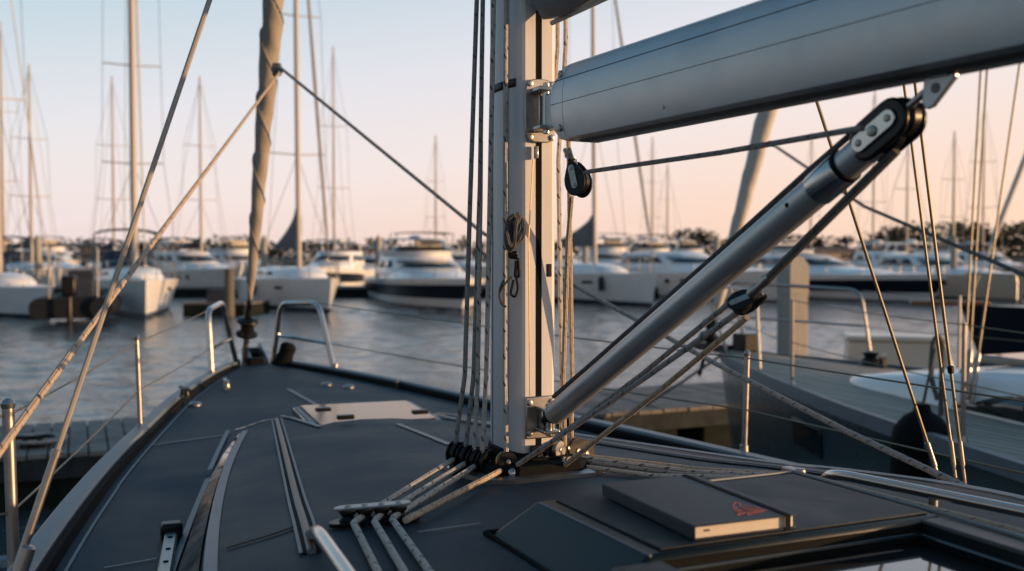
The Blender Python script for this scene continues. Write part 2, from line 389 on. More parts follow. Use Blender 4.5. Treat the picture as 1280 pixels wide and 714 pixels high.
# centre seams, side deck seams, coachroof panel lines
strip([AS(360, 487), AS(409, 514)], .022, .004, 'deck_seam', M['seam'])
strip([AS(497, 531), AS(562, 557)], .020, .004, 'deck_seam', M['seam'])
strip([AS(188, 558), AS(284, 545)], .012, .004, 'deck_seam', M['seam'])
strip([AS(130, 712), AS(196, 700)], .007, .004, 'deck_seam', M['seam'])
strip([AS(283, 688), AS(335, 673), AS(372, 660)], .012, .004, 'panel_joint', M['groove'])
strip([AS(522, 668), AS(600, 657)], .005, .004, 'deck_seam', M['seam'])
strip([AS(545, 517), AS(600, 523)], .02, .004, 'deck_seam', M['seam'])
strip([(1.72, -.43), (1.83, -.30), (1.86, 0), (1.83, .30), (1.72, .43)], .010, .004, 'deck_seam', M['gel_navy'])
for sg in (-1, 1):
    strip([(q, sg*(cb(q)+.005)) for q in (1.70, 1.3, .9, .5, .1, -.3, -.7, -1.1, -1.6, -2.2, -2.8)], .016, .008, 'coachroof_base_line', M['seam'])
    # glossy strip of coachroof side glass, lying on the sloping side face
    mb = MB(); rows = []
    for k in range(60):
        a = lerp(1.62, -2.6, k/59); c, b = ct(a), cb(a); f = min(1, k/12)
        for_z = []
        for t in (.10, .10 + .30*f):
            s = lerp(c, b, t); g = (t-.10)/.62; for_z.append(B(a, sg*(s+.003+.022*g), zd(a, s)+.004+.020*g))
        rows.append(for_z)
    mb.loft(rows, closed=False, cap=False); mb.build('side_window', M['sidelight'], yacht)
    mb = MB(); rows = []
    for k in range(60):
        a = lerp(1.66, -2.6, k/59); c = ct(a)
        rows.append([B(a, sg*(c-.018), zd(a, c-.018)+.003), B(a, sg*(c+.004), zd(a, c)+.006)])
    mb.loft(rows, closed=False, cap=False); mb.build('coachroof_edge_trim', M['rail_grey'], yacht)
    # track recessed in the roof
    p0, p1 = (1.80, -.258), (-.56, -.625)
    t1 = [(p0[0], sg*abs(p0[1])), (p1[0], sg*abs(p1[1]))]
    strip(t1, .036, .003, 'track_bed', M['rubber'])
    tr = strip(t1, .014, 0, 'deck_track', M['rail_grey'], h=.008)
    strip(t1, .006, .0095, 'track_slot', M['brown'], tr)
    strip([(q[0], q[1]-.018) for q in t1], .006, .005, 'track_bed_edge', M['seam']); strip([(q[0], q[1]+.018) for q in t1], .006, .005, 'track_bed_edge', M['seam'])
    # genoa track on the side deck
    g0, g1 = (.34, sg*.775), (-2.2, sg*1.10)
    gt = strip([g0, g1], .030, 0, 'genoa_track', M['inox_satin'], h=.022)
    mb = MB(); L = 26
    for k in range(L):
        a = lerp(g0[0], g1[0], (k+.5)/L); s = lerp(g0[1], g1[1], (k+.5)/L); mb.disc(on(a, s, .0225), (0, 0, 1), .006, .002, 10)
    mb.build('track_holes', M['groove'], gt)
    mb = MB(); mb.box(on(.36, sg*.773, .018), (.045, .05, .045), Matrix.Rotation(UANG, 3, 'Z')); mb.build('track_end_stop', M['black'], gt, bevel=.008)

# flush foredeck hatch
hq = [(375, 520), (405, 533), (545, 524), (508, 514)]
hc = [AS(*q) for q in hq]
def quad(pts, off, name, m, parent):
    mb = MB(); n = 10; rows = []
    for i in range(n+1):
        r = []
        for j in range(n+1):
            a = lerp(lerp(pts[0][0], pts[3][0], j/n), lerp(pts[1][0], pts[2][0], j/n), i/n)
            s = lerp(lerp(pts[0][1], pts[3][1], j/n), lerp(pts[1][1], pts[2][1], j/n), i/n)
            r.append(on(a, s, off))
        rows.append(r)
    mb.loft(rows, closed=False, cap=False); return mb.build(name, m, parent)
hz = on((hc[0][0]+hc[2][0])/2, (hc[0][1]+hc[2][1])/2)
def grow(pts, g):
    ca = sum(p[0] for p in pts)/4; cs = sum(p[1] for p in pts)/4
    return [(ca + (a-ca)*(1+g*.5/abs(a-ca)*abs(a-ca)), cs + (s-cs)*(1+g)) for a, s in pts]
def flatquad(pts, off, th, name, m, parent, bevel=0, level=True):
    ps = [on(a, s, 0) for a, s in pts]
    c = sum(ps, Vector())/4; nn = (ps[1]-ps[0]).cross(ps[3]-ps[0]).normalized()
    nn = Vector((0, 0, 1)) if level else nn
    if nn.z < 0: nn = -nn
    flat = []
    for p in ps:
        p = p - nn*(p-c).dot(nn); flat.append(p + nn*off)
    mb = MB(); mb.prism(flat, nn*th); return mb.build(name, m, parent, smooth=30, bevel=bevel), nn, c
hatch, hn, hcn = flatquad(grow(hc, .14), -.02, .034, 'foredeck_hatch', M['gel_navy'], yacht, .004)
flatquad(grow(hc, .10), .0145, .003, 'hatch_rim', M['rail_grey'], hatch)
flatquad(hc, .018, .005, 'hatch_pane', M['hatchglass'], hatch, .002)
for q in ((404, 519.5), (432, 529.5), (491, 513.8), (525, 522.6)):
    p = D(*q); mb = MB(); mb.box(p + hn*.024, (.062, .032, .016), Matrix.Rotation(UANG - math.pi/2, 3, 'Z')); mb.build('hatch_hinge', M['black'], hatch, bevel=.004)
for i, ln in enumerate(([(352, 521), (400, 535)], [(520, 512), (565, 524)])):
    strip([AS(*q) for q in ln], .018, .006, 'hatch_drain_line', M['rail_grey'])

# deck fittings forward: two cleats, pad eyes
def cleat(p, ang, sc, parent, name='cleat', m=M['black']):
    R3 = Matrix.Rotation(ang, 3, 'Z'); mb = MB()
    def q(x, y, z): return p + R3 @ (Vector((x, y, z)) * sc)
    mb.tube([q(-.11, 0, .052), q(-.07, 0, .056), q(0, 0, .05), q(.07, 0, .056), q(.11, 0, .052)], [.007*sc, .012*sc, .014*sc, .012*sc, .007*sc], 10)
    for x in (-.035, .035): mb.tube([q(x, 0, 0), q(x, 0, .05)], [.02*sc, .012*sc], 10)
    mb.tube([q(-.06, 0, .004), q(.06, 0, .004)], [.016*sc]*2, 8)
    return mb.build(name, m, parent)
cleat(D(283, 486), UANG, .75, yacht, m=M['inox_satin']); cleat(D(231, 497, .05), UANG+.2, .75, yacht)
cleat(D(497, 486), UANG-.3, .7, yacht)
for q in ((408, 482), (436, 485), (244, 507)):
    p = D(*q); mb = MB(); mb.lathe(p, (0, 0, 1), [(0, .03), (.006, .03), (.014, .022), (.018, 0.004)], 16); mb.build('deck_plate', M['inox_satin'], yacht)
# port bow fairlead

# pulpits (two separate halves), bow roller
def bent(pts, n=5, rad=.05):                 # polyline with rounded corners
    pts = [Vector(p) for p in pts]; out = [pts[0]]
    for i in range(1, len(pts)-1):
        a, b, c = pts[i-1], pts[i], pts[i+1]
        r = min(rad, (a-b).length*.45, (c-b).length*.45)
        p0 = b + (a-b).normalized()*r; p1 = b + (c-b).normalized()*r
        for k in range(n+1):
            t = k/n; out.append(p0*(1-t)**2 + b*2*t*(1-t) + p1*t*t)
    out.append(pts[-1]); return out
def foot(p, parent, r=.026):
    mb = MB(); mb.lathe(p, (0, 0, 1), [(-.004, r*1.35), (.006, r*1.3), (.01, r*.7), (.05, r*.62), (.052, r*.5)], 14); return mb.build('foot', M['inox_satin'], parent)
pl = [(265, 475), (260, 388), (278, 378), (297, 460)]; pd = [5.38, 5.42, 5.85, 5.98]
pp = [P(x, y, d) for (x, y), d in zip(pl, pd)]
mb = MB(); mb.tube(bent(pp, rad=.07), .0155, 10)
rl1 = lerp(pp[0], pp[1], .45); rl2 = lerp(pp[3], pp[2], .45); mb.tube([rl1, rl2], .011, 8)
pul1 = mb.build('pulpit', M['inox'], yacht); foot(pp[0], pul1); foot(pp[3], pul1)
pl = [(341, 458), (351, 379), (398, 379), (419, 466)]; pd = [6.02, 5.95, 5.7, 5.62]
qq = [P(x, y, d) for (x, y), d in zip(pl, pd)]
mb = MB(); mb.tube(bent(qq, rad=.07), .0155, 10)
rr1 = lerp(qq[0], qq[1], .5); rr2 = lerp(qq[3], qq[2], .42); mb.tube([rr1, rr2], .011, 8)
pul2 = mb.build('pulpit', M['inox'], yacht); foot(qq[0], pul2); foot(qq[3], pul2)
# bow roller: two cheeks, roller
mb = MB(); 
for s in (-.045, .045):
    mb.prism([B(3.72, s, zside(3.8)), B(4.16, s, zside(3.9)+.01), B(4.2, s, zside(3.9)+.08), B(4.08, s, zside(3.9)+.13), B(3.80, s, zside(3.8)+.06)], N*.008)
br = mb.build('bow_roller', M['inox_satin'], yacht)
mb = MB(); mb.disc(B(4.13, .004, zside(4)+.06), N, .035, .08, 16); mb.build('roller', M['black'], br)
mb = MB(); mb.box(B(3.80, -.02, zside(3.8)+.035), (.10, .09, .06), Matrix.Rotation(UANG, 3, 'Z')); mb.lathe(B(3.76, .12, zside(3.8)+.0), (.35, 0, 1), [(0, .05), (.02, .06), (.10, .045), (.14, .05), (.16, .03)], 16); mb.build('windlass', M['rubber'], yacht, bevel=.01)

# stanchions and lifelines
def stanchion(px, py0, py1, d, r=.0095):
    p0 = P(px[0], py0, d); p1 = P(px[1], py1, d)
    mb = MB(); mb.tube([p0, p1], r, 12); mb.lathe(p1, (0, 0, 1), [(-.004, r*1.05), (.006, r*1.25), (.014, r*.8), (.018, r*.3)], 12)
    o = mb.build('stanchion', M['inox_satin'], yacht); foot(p0, o, .022); return p0, p1
st1 = stanchion((176, 171), 546, 424, 3.82)
st2 = stanchion((18, 10), 728, 508, 2.13, .0125)
st3 = stanchion((930, 934), 575, 444, 3.32)
def wire(pts, r, name, m=M['wire'], parent=yacht, n=8, sag=0, segs=16):
    out = []
    for p, q in zip(pts, pts[1:]):
        for k in range(segs):
            t = k/segs; v = lerp(p, q, t).copy(); v.z -= sag*4*t*(1-t); out.append(v)
    out.append(pts[-1]); mb = MB(); mb.tube(out, r, n); return mb.build(name, m, parent)
up = lambda s, f: lerp(s[0], s[1], f)
wire([up(st2, .95) + Vector((-.9, -1.2, .0)), up(st2, .95), up(st1, .97), pp[1]], .0028, 'lifeline', sag=.006)
wire([up(st2, .40) + Vector((-.9, -1.2, .0)), up(st2, .40), up(st1, .48), rl1], .0028, 'lifeline', sag=.006)
wire([qq[2], up(st3, .97), up(st3, .97) + Vector((1.35, -2.9, .01))], .0028, 'lifeline', sag=.008)
wire([rr2, up(st3, .48), up(st3, .48) + Vector((1.35, -2.9, .01))], .0028, 'lifeline', sag=.008)

# ------------------------------------------------------------------ mast
MZ0, MZ1 = zroofc(0) - .0, H + 9.0
def mast_sec(z, k=1.0):
    half = [(-.112, .0), (-.112, .034), (-.108, .041), (-.098, .047), (-.06, .055), (-.02, .059), (.02, .058), (.06, .050), (.09, .036), (.107, .018), (.113, 0)]
    ring = [(a, s) for a, s in half] + [(a, -s) for a, s in reversed(half[1:-1])]
    return [B(a*k, s*k, z) for a, s in ring]
mb = MB(); mb.loft([mast_sec(MZ0 + .004), mast_sec(H + .5), mast_sec(H + 2), mast_sec(MZ1)]); mast = mb.build('mast', M['alu'], yacht, smooth=25)
mb = MB()
mb.box(B(-.1122, .0, 6.2), (.0012, .0145, 9.4), Matrix.Rotation(UANG, 3, 'Z')); mb.build('luff_groove', M['groove'], mast)
# thin shallow flute lines on the port side
mb = MB()
for a, s in ((-.062, -.0555), (.03, -.0575)):
    mb.box(B(a, s, 6.2), (.0025, .003, 9.4), Matrix.Rotation(UANG, 3, 'Z'))
mb.build('flute', M['vang'], mast)
# black tape, in two pieces round the port side
zt = P(630, 106, 2.33).z
half = [(-.098, .047), (-.06, .055), (-.02, .059), (.02, .058), (.06, .050)]
for (i0, i1) in ((0.15, 1.25), (1.55, 3.0)):
    ring = []
    for k in range(7):
        t = lerp(i0, i1, k/6); i = min(int(t), 3); f = t - i
        ring.append((lerp(half[i][0], half[i+1][0], f), lerp(half[i][1], half[i+1][1], f)))
    mb = MB(); mb.loft([[B(a, -s*1.012-.0006, zt-.0095) for a, s in ring], [B(a, -s*1.012-.0006, zt+.0095) for a, s in ring]], closed=False, cap=False); mb.build('tape_band', M['tape'], mast, solid=.001)
# thin stays-tape shadow lip lower down: narrow band clamp on the aft face
zb = P(670, 340, 2.28).z

def aft(s, z, a=-.118): return B(a, s, z)
Rb = Matrix.Rotation(UANG, 3, 'Z')           # local x forward, y to port
def screw(p, axis, r, parent, m=M['inox_satin']):
    ax = Vector(axis).normalized(); mb = MB(); mb.lathe(p, ax, [(0, r), (r*.35, r*.92), (r*.5, r*.6), (r*.5, 0.0005)], 14)
    mb.disc(p + ax*r*.5, ax, r*.36, r*.25, 6); return mb.build('bolt', m, parent)
# gooseneck plate
zg0, zg1 = P(672, 178, 2.28).z, P(672, 98, 2.28).z; zg = (zg0+zg1)/2
mb = MB(); pr = []
for k in range(24):
    t = 2*math.pi*k/24; s = .040*math.copysign(abs(math.cos(t))**.6, math.cos(t)); z = zg + (zg1-zg0)/2*math.copysign(abs(math.sin(t))**.45, math.sin(t)); pr.append(B(-.1165, s, z))
mb.prism(pr, U*-.007); gn = mb.build('gooseneck', M['inox_satin'], mast, bevel=.002)
for s in (-.027, .027):
    for z in (zg0+.012, zg1-.012): screw(B(-.1235, s, z), -U, .0075, gn)
mb = MB()
for z in (zg - .043, zg + .043): mb.box(B(-.148, -.004, z), (.055, .048, .010), Rb)
mb.disc(B(-.160, -.004, zg), (0, 0, 1), .008, .115, 14); mb.box(B(-.137, -.004, zg), (.012, .020, .085), Rb)
mb.build('gooseneck_jaw', M['inox'], gn, bevel=.002)
# vang bracket
zv0, zv1 = P(672, 549, 2.28).z, P(672, 496, 2.28).z; zv = (zv0+zv1)/2
mb = MB(); mb.box(B(-.120, .0, zv), (.008, .075, zv1-zv0), Rb); vb = mb.build('vang_bracket', M['inox_satin'], mast, bevel=.003)
for s in (-.028, .028):
    for z in (zv0+.014, zv1-.014): screw(B(-.124, -s, z), -U, .0075, vb)
mb = MB()
for z in (zv-.026, zv+.024): mb.box(B(-.150, .004, z), (.055, .040, .008), Rb)
mb.disc(B(-.160, .004, zv), (0, 0, 1), .008, .075, 12); mb.box(B(-.138, .004, zv), (.02, .024, .045), Rb)
mb.build('vang_jaw', M['inox'], vb, bevel=.002)
# hardware lower on the aft face
mb = MB(); mb.box(B(-.121, -.01, zv0-.045), (.01, .030, .06), Rb); mb.box(B(-.121, .022, zv0-.052), (.01, .016, .07), Rb); mb.build('cheek_fitting', M['black'], mast, bevel=.003)
# mast foot: base plate, black collar, boot
def octo(ha, hs, c, z): return [B(a, s, z) for a, s in ((-ha, -hs+c), (-ha, hs-c), (-ha+c, hs), (ha-c, hs), (ha, hs-c), (ha, -hs+c), (ha-c, -hs), (-ha+c, -hs))]
zm = zroofc(0)
def slope(pts): return [Vector((p.x, p.y, p.z + zroofc(A(p)[0]) - zm)) for p in pts]
mb = MB(); mb.loft([slope(octo(.205, .150, .05, zm-.02)), slope(octo(.205, .150, .05, zm+.008)), slope(octo(.190, .135, .045, zm+.013))]); mf = mb.build('mast_base', M['inox_satin'], mast)
mb = MB(); mb.loft([slope(octo(.182, .125, .045, zm+.012)), slope(octo(.176, .12, .045, zm+.032)), slope(octo(.150, .095, .04, zm+.040)), slope(octo(.15, .085, .04, zm+.046))]); mb.build('mast_boot', M['rubber'], mf)
mb = MB(); mb.loft([[p + Vector((0, 0, 0)) for p in mast_sec(zm+.03, 1.10)], mast_sec(zm+.062, 1.08), mast_sec(zm+.066, 1.02)]); mb.build('mast_collar', M['rubber'], mf)

# ------------------------------------------------------------------ boom
BH = Vector((.4555, -.890, 0)).normalized(); BN = Vector((.890, .4555, 0)).normalized()
b0 = P(690, 138, 2.25)
def bsec(t, kx=1, kz=1):
    ring = []
    prof = [(-90, .030, -.0835), (0, .050, -.080), (0, .057, -.055), (0, .060, -.02), (0, .060, .02), (0, .055, .052), (0, .043, .072), (0, .022, .082), (0, 0, .0845)]
    r = [(x, z) for _, x, z in prof]; ring = r + [(-x, z) for x, z in reversed(r[:-1])]
    return [b0 + BH*t + BN*(x*kx) + Vector((0, 0, z*kz)) for x, z in ring]
mb = MB(); mb.loft([bsec(.088, .80, .60), bsec(.090, .84, .64), bsec(.097, .97, .74), bsec(.125, 1, 1)] + [bsec(.125 + .25*k) for k in range(1, 16)])
boom = mb.build('boom', M['boom'], yacht, smooth=28)
def bside(t, z, out=0.0):                    # a point on the port face of the boom
    prof = [(-.0835, .030), (-.080, .050), (-.055, .057), (-.02, .060), (.02, .060), (.052, .055), (.072, .043), (.082, .022)]
    return b0 + BH*t - BN*(interp(prof, z) + out) + Vector((0, 0, z))
for z, r in ((.043, .0008), (-.006, .0006)):
    mb = MB(); mb.tube([bside(.10, z), bside(3.7, z)], r, 6); mb.build('boom_groove', M['groove'], boom)
mb = MB(); mb.loft([[b0 + BH*t + BN*x + Vector((0, 0, z)) for x, z in ((-.024, -.082), (-.024, -.0868), (-.020, -.088), (.020, -.088), (.024, -.0868), (.024, -.082))] for t in (.16, 3.7)]); mb.build('boom_slot', M['black'], boom)
mb = MB(); mb.tube([bside(.150, z, -.0002) for z in (-.078, -.055, -.02, .02, .052, .072)], .0008, 6); mb.build('end_cap_joint', M['vang'], boom)
for z in (.055, -.058): screw(bside(.132, z, .0005), -BN, .0085, boom, M['inox_satin'])
screw(bside(.50, -.062), -BN, .004, boom, M['vang'])
# boom front fitting with small dark marks
mb = MB(); mb.box(b0 + BH*.035 + Vector((0, 0, -.004)), (.11, .034, .080), Matrix.Rotation(math.atan2(BH.y, BH.x), 3, 'Z')); bf = mb.build('boom_toggle', M['boom'], boom, bevel=.004)
mb = MB()
Rm = Matrix.Rotation(math.atan2(BH.y, BH.x), 3, 'Z')
for dx, dz, w, hh in ((-.019, .004, .004, .011), (-.011, .010, .008, .006), (-.011, .002, .008, .006), (-.011, -.007, .008, .006)):
    mb.box(b0 + BH*(.068+dx*.9) - BN*.0175 + Vector((0, 0, -.006+dz)), (w, .0012, hh), Rm)
mb.build('stamped_mark', M['groove'], bf)

# grey sail bag above the boom, at the mast
mb = MB(); rows = []
for k in range(40):
    t = k*.09; ring = []
    for j in range(18):
        an = 2*math.pi*j/18; rx = .085 + .01*math.sin(t*9 + j); rz = (.13 + .012*math.sin(t*13 + 2*j)) * min(1, .92 + t)
        c = b0 + BH*(t-.015) + Vector((0, 0, .330 + .02*t))
        ring.append(c + BN*math.cos(an)*rx + Vector((0, 0, math.sin(an)*rz)))
    rows.append(ring)
mb.loft(rows); bag = mb.build('sail_bag', M['sailbag'], yacht, smooth=60)
mb = MB(); mb.tube([b0 + BH*t + Vector((0, 0, .330+.02*t-.135)) for t in (0, .8, 1.6, 2.4, 3.2)], .006, 8); mb.build('bag_hem', M['sailwhite'], bag)
for k in range(3):
    mb = MB(); mb.box(b0 + BH*-.03 + Vector((0, 0, .24 + .1*k)), (.05, .03, .02), Rb); mb.build('luff_slide', M['black'], bag, bevel=.004)

# ------------------------------------------------------------------ rigid vang
v0, v1 = P(689, 521, 2.255), P(1168, 113, 1.345)
ve = (v1 - v0).normalized(); vl = (v1 - v0).length
def vfrac(px):                               # distance along the vang where it crosses that column
    t0, t1 = 0.0, 1.0
    for _ in range(40):
        t = (t0+t1)/2; q = lerp(v0, v1, t)
        if 640 + F*q.x/q.y < px: t0 = t
        else: t1 = t
    return t0
vn = (Vector((0, 0, H)) - lerp(v0, v1, .6)); vn = (vn - ve*vn.dot(ve)).normalized()   # side that carries the strap plate
vn = (-BN - ve*(-BN).dot(ve)).normalized()
vp = ve.cross(vn)
ta, tb, tc_, td = vfrac(1022), vfrac(1053), vfrac(1100), vfrac(1150)
mb = MB(); mb.tube([lerp(v0, v1, .012), lerp(v0, v1, .016), lerp(v0, v1, ta)], [.022, .0255, .0255], 28); vang = mb.build('vang', M['vang'], yacht)
mb = MB(); mb.tube([v0 - ve*.05, lerp(v0, v1, .02)], .010, 12); mb.disc(v0 - ve*.012, ve, .016, .03, 16, .003); mb.build('vang_heel', M['black'], vang)
mb = MB(); mb.tube([lerp(v0, v1, ta-.002), lerp(v0, v1, ta), lerp(v0, v1, tb-.002), lerp(v0, v1, tb)], [.0262, .0275, .0275, .0262], 28); mb.build('vang_collar', M['inox'], vang)
mb = MB(); mb.tube([lerp(v0, v1, tb), lerp(v0, v1, tb+.006)], .0272, 28); mb.build('collar_ring', M['rubber'], vang)
mb = MB(); mb.tube([lerp(v0, v1, tb), lerp(v0, v1, tc_+.02)], .0238, 28); mb.build('vang_rod', M['vang'], vang)
mb = MB(); mb.disc(lerp(v0, v1, vfrac(998)) + vn*.025 - vp*.0, vn, .004, .002, 10); mb.build('vent_hole', M['groove'], vang)
# big fiddle block on the head of the vang
def capsule(c, ax, side, nrm, L, w, th, n=10):
    ring = []
    for k in range(n+1):
        an = -math.pi/2 + math.pi*k/n; ring.append(c + ax*(L/2 + w*math.cos(an)) + side*(w*math.sin(an)))
    for k in range(n+1):
        an = math.pi/2 + math.pi*k/n; ring.append(c + ax*(-L/2 + w*math.cos(an)) + side*(w*math.sin(an)))
    mb = MB(); mb.prism([p + nrm*0 for p in ring], nrm*th); return mb
cbk = lerp(v0, v1, vfrac(1107)); 
mb = capsule(cbk + vn*.012, ve, vp, vn, .050, .030, .010); head = mb.build('vang_block', M['black'], vang, bevel=.004)
mb = capsule(cbk - vn*.022, ve, vp, vn, .050, .030, .010); mb.build('vang_block_cheek', M['black'], head, bevel=.004)
mb = MB(); mb.disc(cbk - vp*.0, vn, .032, .020, 28, .004); mb.disc(cbk + ve*.03, vn, .028, .020, 28, .004); mb.build('sheave', M['black'], head)
mb = capsule(cbk + vn*.0222 - ve*.004, ve, vp, vn, .058, .0135, .004); mb.build('strap_plate', M['inox'], head, bevel=.0012)
for k, rr in ((-.033, .0055), (-.004, .0085), (.026, .0055)): screw(cbk + vn*.0262 + ve*k, vn, rr, head)
# shackle and bracket under the boom
k0 = lerp(v0, v1, vfrac(1140)); 
mb = MB(); mb.tube(bent([k0 - ve*.02 + vn*.012, k0 + ve*.035 + vn*.012, k0 + ve*.045, k0 + ve*.035 - vn*.012, k0 - ve*.02 - vn*.012], rad=.02), .0055, 10); mb.disc(k0 - ve*.012, vn, .008, .044, 12); mb.build('vang_shackle', M['inox_satin'], vang)
hb_ = P(1165, 118, 1.345)
tp = lambda t, z, x=0: b0 + BH*t + BN*x + Vector((0, 0, z))
tk = 1.02
def bt(px):                                  # distance along the boom under that column
    lo, hi = 0, 2.2
    for _ in range(40):
        t = (lo+hi)/2; q = b0 + BH*t
        if 640 + F*q.x/q.y < px: lo = t
        else: hi = t
    return lo
t1, t2, t3, t4 = bt(1154), bt(1193), bt(1170), bt(1160)
mb = MB()
outer = [tp(t1, -.088), tp(t2, -.088), tp(t2, -.094), tp(bt(1165), -.128), tp(bt(1157), -.130), tp(bt(1152), -.120)]
mb.prism([p + BN*-.004 for p in outer], BN*.008)
mb.box(tp((t1+t2)/2, -.0890), (.03, .016, .004), Rm)
vbk = mb.build('vang_boom_bracket', M['vang'], boom, bevel=.0015)
mb = MB(); mb.disc(tp(bt(1169), -.104, -.0045), BN, .007, .0012, 16); mb.build('bracket_hole', M['seam'], vbk)

# ------------------------------------------------------------------ standing rigging
def turnbuckle(p, dirv, parent, k=1.0, m=M['inox_satin']):
    d = Vector(dirv).normalized(); mb = MB()
    mb.lathe(p, d, [(0, .004), (.0, .007*k), (.05*k, .007*k), (.052*k, .010*k), (.15*k, .010*k), (.152*k, .006*k), (.22*k, .006*k), (.222*k, .004*k)], 12)
    return mb.build('turnbuckle', m, parent)
def shroud(p0, p1, r, lower=True):
    o = wire([p0, p1], r, 'shroud', M['wire'], segs=4)
    turnbuckle(p0, p1-p0, o); return o
sp0 = P(-19, 830, 1.655); sp1 = P(262, 0, 1.89); sp1 = lerp(sp0, sp1, 3.0)
o = wire([sp0, sp1], .0052, 'shroud', M['coated'], segs=4)
mb = MB(); q0 = P(22, 708, 1.665); q1 = P(70, 567, 1.70); mb.tube([q0, q1], .0072, 12); mb.disc(q1, q1-q0, .0085, .012, 12); mb.disc(P(30, 700, 1.667), q1-q0, .013, .05, 12, .004); mb.build('turnbuckle', M['inox_satin'], o)
for (x0, y0, x1, y1, d0, d1, r) in ((1178, 612, 1020, 124, 2.44, 2.43, .0042), (1196, 612, 1130, 106, 2.46, 2.45, .0038), (1207, 612, 1144, 106, 2.46, 2.45, .0042)):
    a_ = P(x0, y0, d0); b_ = P(x1, y1, d1); a2 = lerp(a_, b_, -.18); b2 = lerp(a_, b_, 3.2)
    o = wire([a2, b2], r, 'shroud', M['wire'], segs=4); e = b2 - a2
    turnbuckle(lerp(a_, b_, -.10), e, o, .72); turnbuckle(lerp(a_, b_, .03), e, o, .62)
    mb = MB(); mb.disc(lerp(a_, b_, .30 if x0 > 1200 else .02), e, .008, .02, 10, .003); mb.build('wire_clip', M['black'], o)

# forestay with the furled genoa, and the furler drum
f0 = P(306, 450, 5.93); f1 = P(342, 0, 5.42); fe = (f1 - f0).normalized()
fl = (f1-f0).length
wire([f0 - fe*.04, lerp(f0, f1, 3.2)], .008, 'forestay', M['wire'], segs=4)
mb = MB(); rows = []
for k in range(220):
    t = .15 + .0062*k*1.25; c = lerp(f0, f1, t)
    Lm = t*fl; r = interp([(.15, .014), (.21, .024), (.28, .036), (.5, .050), (.85, .068), (1.0, .076), (1.4, .085), (2.0, .085)], t)
    ring = []; nx_ = Vector((1, 0, 0)); nx_ = (nx_ - fe*nx_.x).normalized(); ny_ = fe.cross(nx_)
    for j in range(22):
        an = 2*math.pi*j/22; tw = (an/(2*math.pi) + Lm/.34) % 1.0
        rr = r*(.90 + .20*tw + .025*math.sin(Lm*38 + an*2) + .02*math.sin(Lm*17 + an))
        ring.append(c + nx_*math.cos(an)*rr + ny_*math.sin(an)*rr)
    rows.append(ring)
mb.loft(rows); gen = mb.build('furled_genoa', M['sailcloth'], yacht, smooth=40)
mb = MB(); hp = []
for k in range(900):
    t = .17 + k*.0016; Lm = t*fl; r = interp([(.15, .014), (.21, .024), (.28, .036), (.5, .050), (.85, .068), (1.0, .076), (1.4, .085), (2.0, .085)], t)
    an = -2*math.pi*(Lm/.34); hp.append(lerp(f0, f1, t) + (nx_*math.cos(an) + ny_*math.sin(an))*r*1.07)
mb.tube(hp, .0045, 6); mb.build('leech_edge', M['canvas_grey'], gen)
# darker leech cloth on the upper part and clew patch
cp = lerp(f0, f1, .80)
mb = MB(); mb.box(P(346, 87, 5.40), (.05, .03, .07)); mb.disc(P(350, 88, 5.38), (0, 1, 0), .02, .02, 14); mb.build('clew_patch', M['canvas_grey'], gen, bevel=.01)
dz = lerp(f0, f1, .10)
mb = MB(); mb.lathe(dz, fe, [(-.075, .014), (-.055, .060), (-.040, .066), (-.030, .058), (-.02, .040), (.015, .040), (.025, .058), (.035, .066), (.048, .060), (.06, .022), (.16, .016), (.20, .012)], 24); mb.build('furler_drum', M['black'], yacht)
mb = MB(); mb.tube([f0 - fe*.06, dz - fe*.05], .018, 12); mb.box(f0 + Vector((0, 0, -.05)), (.03, .06, .06)); mb.build('stay_toggle', M['inox_satin'], yacht)

# ------------------------------------------------------------------ handrails on the coachroof
def handrail(pts, r, posts):
    mb = MB(); mb.tube(bent(pts, rad=.05), r, 16); o = mb.build('handrail', M['inox'], yacht)
    for p in posts:
        a, s = A(p); q = on(a, s, 0); mb = MB(); mb.tube([q, Vector((p.x, p.y, p.z))], r*.8, 12); mb.lathe(q, (0, 0, 1), [(0, .022), (.005, .022), (.009, .012)], 16); mb.build('rail_post', M['inox_satin'], o)
    return o
def rl(px, py, off): return D(px, py, off)
hp0 = D(389, 668, .006); hp1 = D(397, 664, .055); hp2 = D(432, 714, .055); hp3 = hp2 + (hp2-hp1)*6
handrail([hp0, hp1, hp2, hp3], .0115, [lerp(hp2, hp3, .5)])
g0_ = D(1027, 604, .005); g1_ = D(1038, 591, .045); g2_ = D(1290, 642, .048); g3_ = g2_ + (g2_-g1_)*1.5
handrail([g0_, g1_, g2_, g3_], .0105, [lerp(g1_, g2_, .55), lerp(g2_, g3_, .5)])

# ------------------------------------------------------------------ raised roof box (hatch garage) with sliding hatch
ZP = H - .42
gx = lambda a, s, z: B(a, s, z)
fa, ba = -.665, -1.018; sl_, sr = -.262, .292
mb = MB()
low = [B(fa+.03, -.348, zd(fa, -.34)-.01), B(fa+.05, sr+.03, zd(fa, .3)-.01), B(-2.4, sr+.03, zd(-2.4, .3)-.03), B(-2.4, -.345, zd(-2.4, -.34)-.03)]
